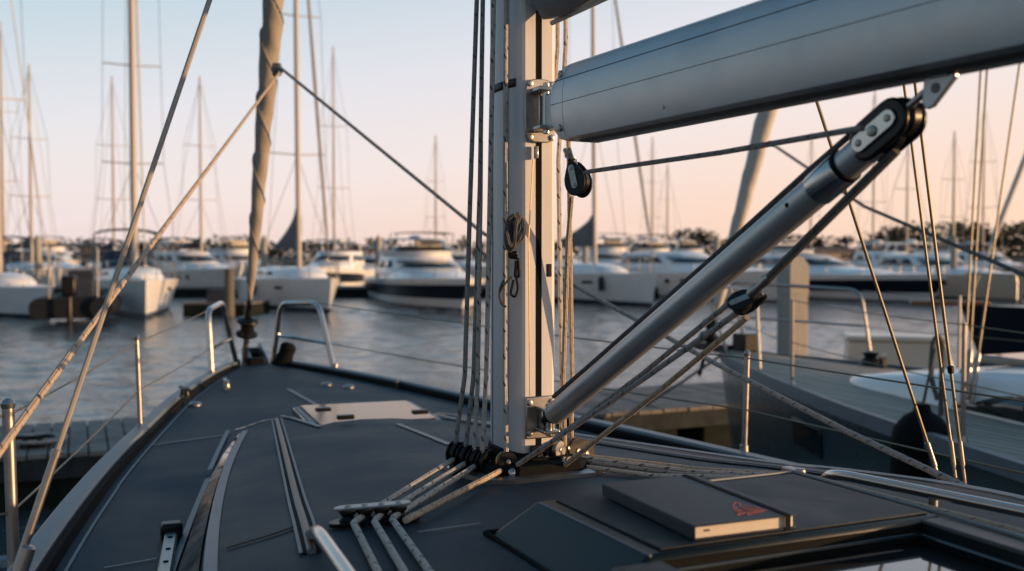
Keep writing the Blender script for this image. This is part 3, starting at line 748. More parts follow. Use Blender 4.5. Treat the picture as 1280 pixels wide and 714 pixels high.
# port bevel, top, front and aft faces as one moulded shell
top = [B(fa, sl_, ZP), B(fa+.01, sr, ZP-.004), B(ba, sr, ZP+.002), B(ba, sl_+.01, ZP+.002)]
bot = [B(fa+.025, -.345, zd(fa, -.345)-.005), B(fa+.06, sr+.03, zd(fa, .3)-.02), B(ba, sr+.03, zd(ba, .3)-.06), B(ba, -.330, ZP-.070)]
botd = [Vector((p.x, p.y, p.z-.03)) for p in bot]
mb.loft([botd, bot, top]); gar = mb.build('hatch_garage', M['garage'], yacht, smooth=20, bevel=.009)
ins = .016
tt = [B(fa-ins, sl_+ins+.012, ZP+.0035), B(fa-ins+.01, sr-ins, ZP), B(ba+ins, sr-ins, ZP+.0055), B(ba+ins, sl_+ins+.02, ZP+.0055)]
mb = MB(); mb.prism([p + Vector((0, 0, -.003)) for p in tt], (0, 0, .003)); mb.build('garage_top_panel', M['garage_top'], gar, bevel=.001)
# pale tube drawing the highlight along the front and starboard edges
mb = MB(); mb.tube([B(fa+.004, .02, ZP), B(fa+.012, sr, ZP-.002), B(ba, sr+.004, ZP+.003), B(-2.4, sr+.004, ZP+.006)], .0035, 8); mb.build('edge_highlight', M['seam'], gar)
mb = MB(); mb.tube([bot[3] + Vector((0, 0, .008)), bot[0] + Vector((0, 0, .006)), bot[1] + Vector((0, 0, .004))], .007, 8); mb.build('base_gap_shade', M['rubber'], gar)  # black tube added to draw the shaded gap under the bevel
mb = MB(); mb.tube([top[0] + Vector((0, 0, -.001)) - U*.012, lerp(top[0], top[3], .5) + Vector((0, 0, .0005)), top[3] + Vector((0, 0, .0005))], .0022, 8); mb.build('port_edge_highlight', M['rail_grey'], gar)  # thin pale tube added as the highlight on the port top edge
mb = MB(); mb.prism([B(ba-.001, sl_+.012, ZP-.007), B(ba-.001, sr-.052, ZP-.007), B(ba-.001, sr-.052, ZP-.05), B(ba-.001, sl_+.012, ZP-.05)], U*-.002); mb.build('aft_shade_plate', M['rubber'], gar)  # black plate added over the aft face in place of its shadow
# side rails aft of the garage
mb = MB(); mb.prism([B(ba, sr, ZP+.001), B(ba, sr-.050, ZP+.001), B(-2.4, sr-.050, ZP+.004), B(-2.4, sr, ZP+.004)], (0, 0, -.06)); mb.build('hatch_side_rail', M['garage'], gar, bevel=.005)
mb = MB(); mb.prism([B(ba, sl_-.06, ZP-.002), B(ba, sl_+.03, ZP-.002), B(-2.4, sl_+.03, ZP), B(-2.4, sl_-.06, ZP)], (0, 0, -.07)); mb.build('hatch_side_rail', M['garage'], gar, bevel=.012)
mb = MB(); mb.prism([B(ba+.12, sl_+.031, ZP-.036), B(ba+.12, sr-.051, ZP-.036), B(-2.4, sr-.051, ZP-.034), B(-2.4, sl_+.031, ZP-.034)], (0, 0, -.02)); sh = mb.build('sliding_hatch', M['rubber'], yacht, bevel=.003)
mb = MB(); mb.prism([B(ba-.022, sl_+.07, ZP-.0355), B(ba-.022, sr-.115, ZP-.0355), B(-2.3, sr-.115, ZP-.0335), B(-2.3, sl_+.07, ZP-.0335)], (0, 0, .004)); mb.build('hatch_glass', M['glass'], sh, bevel=.001)
mb = MB(); mb.tube([B(ba-.004, sl_+.035, ZP-.022), B(ba-.004, sr-.055, ZP-.022), B(-2.3, sr-.055, ZP-.020)], .0035, 8); mb.build('hatch_lip', M['gel_navy'], sh)
# small stainless fitting at the starboard front corner
q = D(992, 589, .03)
mb = MB(); mb.box(q, (.05, .025, .012), Matrix.Rotation(UANG, 3, 'Z')); mb.disc(q + U*-.02, (0, 0, 1), .012, .02, 16, .003); mb.build('lead_fitting', M['inox_satin'], yacht, bevel=.002)

# ------------------------------------------------------------------ rope organiser
oc0, oc1 = D(420, 660, .0), D(517, 652, .0); oe = (oc1-oc0); ol = oe.length; oe.normalize(); onn = Vector((0, 0, 1)); os_ = onn.cross(oe).normalized()
oc = (oc0+oc1)/2 + Vector((0, 0, .004))
mb = capsule(oc, oe, os_, onn, ol-.02, .023, .008); org = mb.build('rope_organiser', M['black'], yacht, bevel=.0015)
mb = capsule(oc + onn*.029 - oe*.004, oe, os_, onn, ol-.030, .0145, .005); mb.build('organiser_plate', M['inox_satin'], org, bevel=.0015)
for k in range(4):
    c = oc + oe*(-ol/2 + .022 + k*(ol-.05)/3) + onn*.017
    mb = MB(); mb.lathe(c - onn*.010, onn, [(0, .016), (.004, .016), (.010, .0115), (.016, .016), (.020, .016)], 18); mb.build('sheave', M['black'], org)
    screw(c + onn*.0165, onn, .006, org)

# ------------------------------------------------------------------ ropes
def rope(name, label, pts, r=.0062, m='rope_white', group=None, sag=0, cat='rope'):
    out = []
    for p, q in zip(pts, pts[1:]):
        L = max(2, int((q-p).length/.05))
        for k in range(L):
            t = k/L; v = lerp(p, q, t).copy(); v.z -= sag*4*t*(1-t); out.append(v)
    out.append(pts[-1]); mb = MB(); mb.tube(out, r, 10); o = mb.build(name, M[m])
    return tag(o, label, cat, group)
g_hal = 'halyards running up the mast'
zoff = .02
pb = [(571, 566, 2.37), (583, 570, 2.35), (596, 574, 2.33), (608, 577, 2.31)]        # the row of black turning blocks
rope('halyard', 'dark thin halyard furthest left of the silver mast', [P(*pb[0]) + Vector((-.004, 0, .018)), P(581, 470, 2.37), P(588, 240, 2.38), P(596, 0, 2.40), P(606, -300, 2.45)], .0058, 'rope_grey', g_hal)
rope('halyard', 'second halyard from the left beside the mast, close to the first', [P(*pb[1]) + Vector((-.002, 0, .018)), P(592, 470, 2.36), P(600, 230, 2.37), P(603.5, 0, 2.39), P(607, -300, 2.44)], .0058, 'rope_grey', g_hal)
rope('halyard', 'halyard with dark flecks close along the left edge of the mast', [P(*pb[3]) + Vector((-.010, 0, .016)), P(608, 470, 2.30), P(612.5, 240, 2.31), P(617, 0, 2.31), P(620, -300, 2.33)], .0060, 'rope_white', g_hal)
rope('halyard', 'short pale rope splitting off between the two left halyards above their blocks', [P(*pb[2]) + Vector((-.006, 0, .018)), P(597, 480, 2.35), P(600.5, 250, 2.37), P(601, 176, 2.375)], .0058, 'rope_white', g_hal)
gb = P(633, 577, 2.25)
rope('halyard', 'flecked halyard over the middle of the mast face, down to the bronze block', [gb + Vector((0, 0, .012)), P(631, 470, 2.285), P(631.5, 240, 2.29), P(632.5, 0, 2.29), P(633, -300, 2.30)], .0056, 'rope_white', g_hal)
rope('halyard', 'sunlit rope touching the right edge of the mast', [P(693, 555, 2.33), P(689, 470, 2.33), P(688, 330, 2.34), P(686.5, 190, 2.34), P(697, 60, 2.42), P(698, -300, 2.45)], .0052, 'rope_plain', g_hal)
rope('halyard', 'sunlit flecked rope right of the mast, hanging straight behind the boom', [P(702, 556, 2.40), P(702, 480, 2.40), P(699.5, 300, 2.41), P(698, 200, 2.42), P(707, 60, 2.45), P(708, -300, 2.5)], .0058, 'rope_white', g_hal)
rope('halyard', 'sunlit rope crossing from the small black block down to the mast foot', [P(706, 558, 2.32), P(704, 470, 2.32), P(710, 300, 2.28), P(714.5, 246, 2.245)], .0056, 'rope_plain', g_hal)
rope('halyard', 'outermost sunlit rope right of the mast, ending at the right hand blocks', [P(714, 560, 2.36), P(715, 470, 2.36), P(712.5, 300, 2.34), P(711, 190, 2.34), P(709, 130, 2.36)], .0056, 'rope_plain', g_hal)
# control lines from the blocks to the organiser, then aft
g_con = 'control lines led aft across the coachroof'
def dr(px, py): return D(px, py, .0062)
ends = [(447, 650), (471, 648), (492, 647), (515, 648)]
st = [P(*pb[0]) + Vector((-.004, -.01, -.012)), P(*pb[1]) + Vector((0, -.01, -.014)), P(*pb[2]) + Vector((0, -.01, -.012)), gb + Vector((-.008, -.01, -.016))]
labs = ['white flecked control line furthest left, black block to organiser', 'second white control line from the left, black block to organiser', 'third control line, warm lit, black block to organiser', 'sunlit orange looking control line from the bronze block to the organiser']
outs = [(478, 726), (512, 726), (545, 726)]
for i in range(4):
    os0 = [(442, 654), (468, 652), (491, 650), (506, 649)][i]
    pts = [st[i], D(*ends[i], .017), D(*os0, .016)] if i < 3 else [st[i], D(507, 650.5, .017)]
    if i < 3:
        q = pts[-1]; e = D(*outs[i], .012); pts += [e, e + (e - q)*2.5]
        pts[-1].z = zd(*A(pts[-1])) + .02
    rope('control_line', labs[i], pts, .0062, 'rope_white' if i < 2 else 'rope_plain' if i == 3 else 'rope_white', g_con)
sb = [(722, 569), (728, 572), (730, 577), (726, 583)]
mid = [(880, 587), (870, 590), (850, 593), (820, 595)]
for i in range(4):
    a_ = P(sb[i][0], sb[i][1], 2.36 - .015*i); b_ = D(*mid[i], .010); c_ = P(1003 - 5*i, 594 + 1.5*i, 1.95)
    pts = [a_, b_, c_]
    if i < 2: e = P(1290, 668 + 7*i, 1.54 - .015*i); pts += [lerp(c_, e, .5) + Vector((0, 0, .0)), e, e + (e-c_)*.6]
    for q in pts[2:]: q.z = max(q.z, zd(*A(q)) + .008)
    rope('control_line', ['topmost of the starboard lines leading right behind the notebook', 'second of the starboard lines leading right behind the notebook', 'third starboard line, passing behind the notebook', 'lowest starboard line, nearest the notebook'][i], pts, .0056, ['rope_plain', 'rope_white', 'rope_grey', 'rope_white'][i], g_con)
# genoa sheets
rope('genoa_sheet', 'tan rope slanting from the furled genoa down past the port shroud', [P(350, 90, 5.38), P(106, 418, 2.15), P(-30, 604, 1.42)], .0070, 'rope_sheet', 'genoa sheets')
rope('genoa_sheet', 'rope from the furled genoa behind the mast to the starboard side deck', [P(352, 86, 5.38), P(603, 291, 4.3), P(718, 357, 3.95), P(880, 447, 3.2), P(1060, 540, 2.6), P(1290, 648, 2.05)], .0085, 'rope_grey', 'genoa sheets')
# vang and boom lines
rope('boom_line', 'dark flecked line from the small black boom block to the vang head', [P(733, 215, 2.18), P(900, 191, 1.75), P(1078, 160, 1.42)], .0048, 'rope_grey')
off = vp * -.0
pa, pb2 = cbk, lerp(v0, v1, .04)
sgn = 1 if vp.z > 0 else -1
rope('vang_line', 'dark rope lying along the upper side of the vang tube', [cbk + vp*sgn*.034 - ve*.01, lerp(v0, v1, ta) + vp*sgn*.036, lerp(v0, v1, .55) + vp*sgn*.033, P(692, 496, 2.24)], .0050, 'rope_dark', 'vang tackle ropes')
rope('vang_line', 'double looking rope from the vang head down to the hanging black block', [cbk - vp*sgn*.034 + ve*.0, P(1020, 288, 1.52), P(957, 352, 1.62)], .0072, 'rope_dark', 'vang tackle ropes')
rope('vang_line', 'upper rope from the hanging block to the vang bracket', [P(912, 379, 1.69), P(800, 470, 1.98), P(684, 556, 2.24)], .0052, 'rope_grey', 'vang tackle ropes')
rope('vang_line', 'middle rope from the hanging block down past the mast foot', [P(922, 391, 1.69), P(760, 505, 1.98), P(647, 581, 2.20)], .0055, 'rope_grey', 'vang tackle ropes')
rope('vang_line', 'lowest rope from the hanging block to the right hand mast foot blocks', [P(934, 397, 1.68), P(830, 484, 1.92), P(704, 583, 2.26)], .0055, 'rope_plain', 'vang tackle ropes')

# blocks ---------------------------------------------------------
def block(name, label, c, axis, hang, r, w, mshell, mplate, group=None, sheave='black', strap=True, el=1.75):
    ax = Vector(axis).normalized(); hg = Vector(hang).normalized(); hg = (hg - ax*hg.dot(ax)).normalized(); sd = ax.cross(hg)
    t = thing(name, label, 'block', c, 0, group); z = Vector()
    mb = MB(); mb.disc(z, ax, r*.9, w, 28, w*.2); mb.build('sheave', M[sheave], t)
    for sg in (-1, 1):
        ring = []
        for k in range(25):
            an = -math.pi*.5 + 2*math.pi*k/24
            e = hg*math.sin(an)*(r*1.12 if math.sin(an) < 0 else r*el) + sd*math.cos(an)*r*(.90 if math.sin(an) < .2 else .90 - .50*(math.sin(an)-.2))
            ring.append(e + ax*sg*w*.55)
        mb = MB(); mb.prism(ring[:-1], ax*sg*w*.28); mb.build('cheek', M[mshell], t, bevel=r*.06)
        if strap:
            mb = capsule(ax*sg*w*.84 + hg*r*.35, hg, sd, ax*sg, r*(el-.4), r*.27, r*.08); mb.build('strap', M[mplate], t, bevel=r*.02)
            for q in (-.3, 1.0): screw(ax*sg*(w*.84 + r*.08) + hg*r*q, ax*sg, r*.15, t)
    mb = MB(); top = hg*r*1.35
    mb.tube(bent([top + ax*w*.4, top + hg*r*.7 + ax*w*.4, top + hg*r*.7 - ax*w*.4, top - ax*w*.4], rad=r*.3), r*.1, 8); mb.build('shackle', M['inox_satin'], t)
    return t
block('hanging_block', 'small black pulley block hanging under the front end of the boom', P(723, 228, 2.215), (-.62, -.75, .12), (-.35, .1, 1), .030, .020, 'black', 'inox_satin')
mb = MB(); mb.tube([P(712, 200, 2.22), P(706, 187, 2.24)], .005, 8); mb.tube([P(716, 200, 2.21), P(712, 186, 2.24)], .004, 8); mb.disc(P(710, 194, 2.23), (0, 1, 0), .008, .012, 10); mb.build('block_hanger', M['inox_satin'], boom)
hd = (P(957, 352, 1.62) - P(925, 382, 1.68)).normalized()
block('hanging_block', 'black block with a steel strap in the ropes below the vang tube', P(927, 379, 1.675), (-.5, -.8, .35), hd, .0185, .020, 'black', 'inox_satin', el=2.3)
mb = MB(); q = P(946, 361, 1.64); mb.lathe(q - hd*.02, hd, [(0, .006), (.004, .010), (.02, .010), (.026, .007), (.05, .009), (.06, .006)], 14); tag(mb.build('swivel_shackle', M['inox_satin']), 'small steel swivel joining the hanging block to the rope above it', 'shackle')
rowax = (P(*pb[3]) - P(*pb[0])).normalized()
for i, q in enumerate(pb):
    c = P(*q); mb = MB(); mb.disc(c, rowax, .024, .013, 26, .003)
    o = mb.build('turning_block', M['black'], yacht)
    for sg in (-1, 1):
        mb = MB(); mb.disc(c + rowax*sg*.009, rowax, .029, .005, 26, .0015); mb.build('cheek', M['black'], o)
        screw(c + rowax*sg*.011, rowax*sg, .006, o, M['vang'])
    mb = MB(); mb.box((c + on(*A(c)))/2 - Vector((0, 0, .008)), (.03, .03, max(.02, c.z - zd(*A(c)) - .01)), Rb); mb.build('block_stand', M['black'], o, bevel=.003)
# bronze block
mb = MB(); gax = Vector((.35, -.9, .1)).normalized(); mb.disc(gb, gax, .019, .012, 26, .003); o = mb.build('bronze_block', M['bronze'], yacht)
for sg in (-1, 1):
    mb = MB(); mb.disc(gb + gax*sg*.009, gax, .023, .004, 26, .0015); mb.build('cheek', M['bronze'] if sg < 0 else M['black'], o); screw(gb + gax*sg*.0115, gax*sg, .006, o)
mb = MB(); mb.lathe(P(640, 592, 2.22), (.3, -.8, .4), [(0, .010), (.01, .012), (.014, .006)], 12); mb.box(gb + Vector((.012, 0, -.022)), (.03, .03, .03), Rb); mb.build('block_stand', M['inox'], o, bevel=.003)
# right hand cluster
for i, (x, y, d, ax, r, m) in enumerate(((696, 562, 2.31, (.8, -.6, 0), .022, 'bronze'), (706, 560, 2.34, (.8, -.6, 0), .023, 'black'), (718, 565, 2.36, (.75, -.65, .1), .035, 'black'), (728, 568, 2.39, (.75, -.65, .1), .036, 'black'), (679, 578, 2.28, (.9, -.4, 0), .016, 'inox'), (708, 578, 2.27, (.7, -.7, .2), .014, 'inox'))):
    c = P(x, y, d); a3 = Vector(ax).normalized(); mb = MB(); mb.disc(c, a3, r*.86, .013, 26, .003); o = mb.build('turning_block', M[m], yacht)
    for sg in (-1, 1):
        mb = MB(); mb.disc(c + a3*sg*.009, a3, r, .005, 26, .0015); mb.build('cheek', M['black' if i not in (0, 4) else 'inox_satin'], o); screw(c + a3*sg*.0115, a3*sg, r*.28, o)
    mb = MB(); zz = zd(*A(c)) + .03; mb.box(Vector((c.x, c.y, (c.z+zz)/2 - .006)), (.022, .022, max(.02, c.z-zz)), Rb); mb.build('block_stand', M['black'], o, bevel=.003)

# coiled rope tail and snap shackle hanging on the mast face
mb = MB(); random.seed(3)
cx = P(641, 300, 2.245)
def lp(dx, dy, dd=0): return P(641 + dx, 300 + dy, 2.245 - .02 + dd)
loops = [[(-8, -8), (-6, -24), (2, -32), (6, -20), (3, -2), (-4, 10), (-8, -8)], [(-2, 12), (6, 2), (14, -14), (12, -26), (8, -30), (6, -12), (-2, 12)], [(-6, 12), (-9, -6), (-3, -28), (0, -14), (-4, 8)], [(0, 10), (10, 0), (15, -10), (13, -22)], [(-4, 14), (2, 8), (4, -20), (7, -33)], [(-7, 6), (-5, -10), (-1, -26), (3, -30)]]
for lpn in loops:
    pts = [lp(x, y, random.uniform(-.012, .006)) for x, y in lpn]; mb.tube(bent(pts, rad=.02, n=4), .0052, 8)
coil = mb.build('rope_coil', M['rope_dark']); tag(coil, 'dark bundled rope tail hanging on the mast face above a shackle', 'rope coil')
mb = MB(); mb.tube(bent([P(638, 312, 2.235), P(636, 322, 2.235), P(648, 322, 2.235), P(649, 346, 2.24), P(644, 346, 2.24), P(645, 326, 2.235)], rad=.01), .0036, 8)
mb.disc(P(641, 318, 2.235), (1, 0, .2), .007, .022, 12, .002); mb.tube(bent([P(645, 345, 2.245), P(648, 360, 2.25), P(644, 372, 2.25), P(638, 368, 2.25), P(642, 350, 2.245)], rad=.015), .003, 8)
tag(mb.build('snap_shackle', M['black']), 'dark snap shackle dangling below the bundled rope on the mast', 'shackle')
mb = MB(); mb.tube(bent([P(640, 346, 2.255), P(628, 358, 2.26), P(623, 372, 2.265), P(630, 380, 2.265)], rad=.03), .0026, 8); mb.tube(bent([P(630, 350, 2.26), P(624, 362, 2.265), P(626, 380, 2.265), P(633, 384, 2.26)], rad=.03), .0026, 8)
tag(mb.build('rope_end', M['rope_dark']), 'thin loose rope end curling on the mast face under the shackle', 'rope')
# thin wire along the aft face and clip
mb = MB(); mb.tube([B(-.128, -.022, P(672, 200, 2.28).z), B(-.121, -.03, P(660, 300, 2.28).z), B(-.121, -.026, P(660, 495, 2.28).z)], .0016, 6); mb.build('mast_wire', M['bronze'], mast)
mb = MB(); mb.box(P(686, 338, 2.31), (.010, .012, .03), Rb); mb.build('mast_clip', M['black'], mast, bevel=.002)
mb = MB(); mb.box(B(-.124, -.012, P(668, 190, 2.27).z), (.012, .008, .03), Rb); mb.build('slide_stop', M['inox'], mast, bevel=.002)

# ------------------------------------------------------------------ notebook on the roof box
BW, BL, BT = .184, .292, .0215
yaw = R(21.8); zc = ZP + .0062
c00 = W(753, 604, zc + BT); c00 = Vector((c00.x, c00.y, 0))
bx = Vector((math.cos(yaw), math.sin(yaw), 0)); by = Vector((-math.sin(yaw), math.cos(yaw), 0))
book = thing('notebook', 'dark hardback notebook with elastic band and small red emblem on the roof box', 'notebook', c00 + Vector((0, 0, zc)), absolute=True)
def bk(x, y, z): return c00 + bx*x - by*y + Vector((0, 0, zc + z))
def bslab(x0, x1, y0, y1, z0, z1, name, m, parent, bevel=0):
    rc = .010 if x1 - x0 > .1 else 0; ring = [(x0, y0)]
    if rc:
        ring += [(x1-rc + rc*math.sin(k*math.pi/12), y0+rc - rc*math.cos(k*math.pi/12)) for k in range(7)] + [(x1-rc + rc*math.cos(k*math.pi/12), y1-rc + rc*math.sin(k*math.pi/12)) for k in range(7)]
    else: ring += [(x1, y0), (x1, y1)]
    ring.append((x0, y1))
    mb = MB(); mb.prism([bk(x, y, z0) for x, y in ring], (0, 0, z1-z0)); return mb.build(name, m, parent, bevel=bevel)
bslab(0, BW, 0, BL, BT-.0024, BT, 'front_cover', M['leather'], book, .0011)
bslab(0, BW, 0, BL, 0, .0024, 'back_cover', M['leather'], book, .0011)
bslab(-.001, .0026, .0, BL, .0002, BT-.0002, 'spine', M['leather'], book, .0018)
bslab(.0028, BW-.004, .004, BL-.004, .0026, BT-.0026, 'pages', M['paper'], book)
ex = BW - .026
mb = MB(); e0, e1 = ex, ex + .0095
for (y0, y1, z0, z1) in ((-.001, BL+.001, BT+.0002, BT+.0014),):
    mb.prism([bk(e0, y0, z0), bk(e1, y0, z0), bk(e1, y1, z0), bk(e0, y1, z0)], (0, 0, z1-z0))
mb.prism([bk(e0, BL+.0002, -.001), bk(e1, BL+.0002, -.001), bk(e1, BL+.0014, -.001), bk(e0, BL+.0014, -.001)], (0, 0, BT+.002))
mb.prism([bk(e0, -.0002, -.001), bk(e1, -.0002, -.001), bk(e1, -.0014, -.001), bk(e0, -.0014, -.001)], (0, 0, BT+.002))
mb.build('elastic_band', M['elastic'], book)
bslab(.018, .028, BL-.0041, BL-.0036, .011, .0135, 'page_mark', M['groove'], book)
# red emblem: a loose scribbled creature in flat print
def bpx(px, py): return W(px, py, zc + BT + .0006)
mb = MB()
sk = [[(921, 640), (917.5, 636), (917, 631), (920, 628), (924, 629), (926, 633), (930, 635), (937, 636), (945, 635.5), (952, 636.5), (960, 638)],
      [(921, 640), (926, 637.5), (932, 638), (940, 638.5), (950, 638), (960, 638)], [(922, 642.5), (930, 641), (940, 641.5), (948, 640.5), (955, 639)],
      [(923, 639.5), (934, 640), (945, 639.6), (953, 638.8)], [(928, 635.5), (936, 637.2), (946, 637), (953, 637.6)], [(919, 633), (922, 637), (926, 639)],
      [(924, 641), (922.5, 644.5), (926, 643), (931, 641.5)], [(936, 641), (935, 644), (940, 642.5), (945, 641)], [(930, 631.5), (935, 633), (942, 633.2), (948, 635)]]
for line in sk:
    pts = [bpx(*q) for q in line]
    for a_, b_ in zip(pts, pts[1:]):
        d_ = (b_-a_).normalized(); n_ = Vector((-d_.y, d_.x, 0))*.00125
        mb.prism([a_-n_-d_*.0008, b_-n_+d_*.0008, b_+n_+d_*.0008, a_+n_-d_*.0008], (0, 0, .0002 + .00005*random.random()))
mb.build('red_emblem', M['redink'], book, smooth=0)

# ------------------------------------------------------------------ background boats
def hull_half(t, kind):
    if kind == 'sail':
        return (1 - ((t-.42)/.58)**1.65) if t > .42 else 1 - .28*((.42-t)/.42)**2
    return (1 - ((t-.5)/.5)**2.7) if t > .5 else 1 - .07*((.5-t)/.5)**2
def hull_pt(L, beam, fb, fs, t, h, kind, rake):
    sh = fs + (fb-fs)*t**1.7; b = beam/2*max(0, hull_half(t, kind))
    if kind == 'sail': b *= (1 - (.18 + .30*t**2)*(1 - max(h, 0)**.8)) if h >= 0 else (.82 - .30*t**2 + h)
    else: b *= (1 - .42*t**3*(1-max(h, 0))) * (.9 + .1*max(h, 0)) if h >= 0 else (.9 + h)*(1-.42*t**3)
    x = -L*(1-t) + rake*t**4*h
    return x, b, h*sh
def hull_part(L, beam, fb, fs, h0, h1, kind, rake, name, m, parent, nt=26, nh=4, transom=True):
    mb = MB()
    for sg in (-1, 1):
        rows = []
        for i in range(nt+1):
            t = 1 - (1 - i/nt)**1.4
            rows.append([Vector((x, sg*b, z)) for x, b, z in [hull_pt(L, beam, fb, fs, t, lerp(h0, h1, j/nh), kind, rake) for j in range(nh+1)]])
        mb.loft(rows, closed=False, cap=False)
    if transom:
        r0 = [hull_pt(L, beam, fb, fs, 0, lerp(h0, h1, j/nh), kind, rake) for j in range(nh+1)]
        mb.loft([[Vector((x, -b, z)) for x, b, z in r0], [Vector((x, b, z)) for x, b, z in r0]], closed=False, cap=False)
    return mb.build(name, m, parent, smooth=40)
def deck_part(L, beam, fb, fs, kind, rake, m, parent, h=.985, camber=.06):
    mb = MB(); rows = []
    for i in range(25):
        t = 1 - (1 - i/24)**1.4; x, b, z = hull_pt(L, beam, fb, fs, t, h, kind, rake)
        rows.append([Vector((x, -b*.995, z)), Vector((x, -b*.5, z+camber*.7*b)), Vector((x, 0, z+camber*b)), Vector((x, b*.5, z+camber*.7*b)), Vector((x, b*.995, z))])
    mb.loft(rows, closed=False, cap=False); return mb.build('deck', m, parent, smooth=50)
def tier(rows, name, m, parent, windows=(), p=3.2, n=9, wm=None, roof=.05, wname='window'):
    """rows: (z, x_front, x_back, half width); windows: (row, k0, k1) quads from the centre of the front (0) to the back (n)"""
    def ring(r, out=0):
        z, xf, xb, w = r; h = []
        for k in range(n+1):
            u = 1 - (k/n)**1.25; wv = (1 - max(0, u)**p)**(1/2.2) if k else 0
            h.append((xb + (xf-xb)*u + out*(1 if k < 2 else 0), w*wv + out*(1 if k else 0)))
        return [Vector((x, y, z)) for x, y in reversed(h)] + [Vector((x, -y, z)) for x, y in h[1:]]
    mb = MB(); rg = [ring(r) for r in rows]; mb.loft(rg, closed=True, cap=False)
    mm = 2*n+1; base = (len(rows)-1)*mm; top = rg[-1]; z = rows[-1][0]; cen = []
    c = Vector((sum(v.x for v in top)/mm, 0, z + roof)); mid = [lerp(v, c, .35) + Vector((0, 0, roof*.45)) for v in top]
    o0 = len(mb.v); mb.v += mid + [c]
    for k in range(mm):
        k2 = (k+1) % mm; mb.f.append([base+k, base+k2, o0+k2, o0+k]); mb.f.append([o0+k, o0+k2, o0+mm])
    o = mb.build(name, m, parent, smooth=40)
    for (r, k0, k1, side) in windows:
        a = ring(rows[r], .012); b = ring(rows[r+1], .012)
        for sg in ((1, -1) if side == 0 else (side,)):
            idx = [n - k if sg > 0 else n + k for k in range(k0, k1+1)]
            if k0 == 0 and side == 0:
                if sg < 0: continue
                idx = [n - k for k in range(k1, -k1-1, -1)]
            q = MB(); rowsq = [[lerp(a[i], b[i], .14) for i in idx], [lerp(a[i], b[i], .88) for i in idx]]
            q.loft(rowsq, closed=False, cap=False); q.build(wname, wm or M['darkglass'], o, smooth=50, solid=.012)
    return o
def far_wire(mb, p, q, r=.010): mb.tube([p, q], r, 5)
def bow_at(px, py, rel):                     # stem on the water there; bow turned rel degrees to the right of pointing at us
    p = W(px, py, 0); v = Vector((-p.x, -p.y)).normalized(); ang = math.atan2(v.y, v.x) + R(rel); return Vector((p.x, p.y, 0)), ang

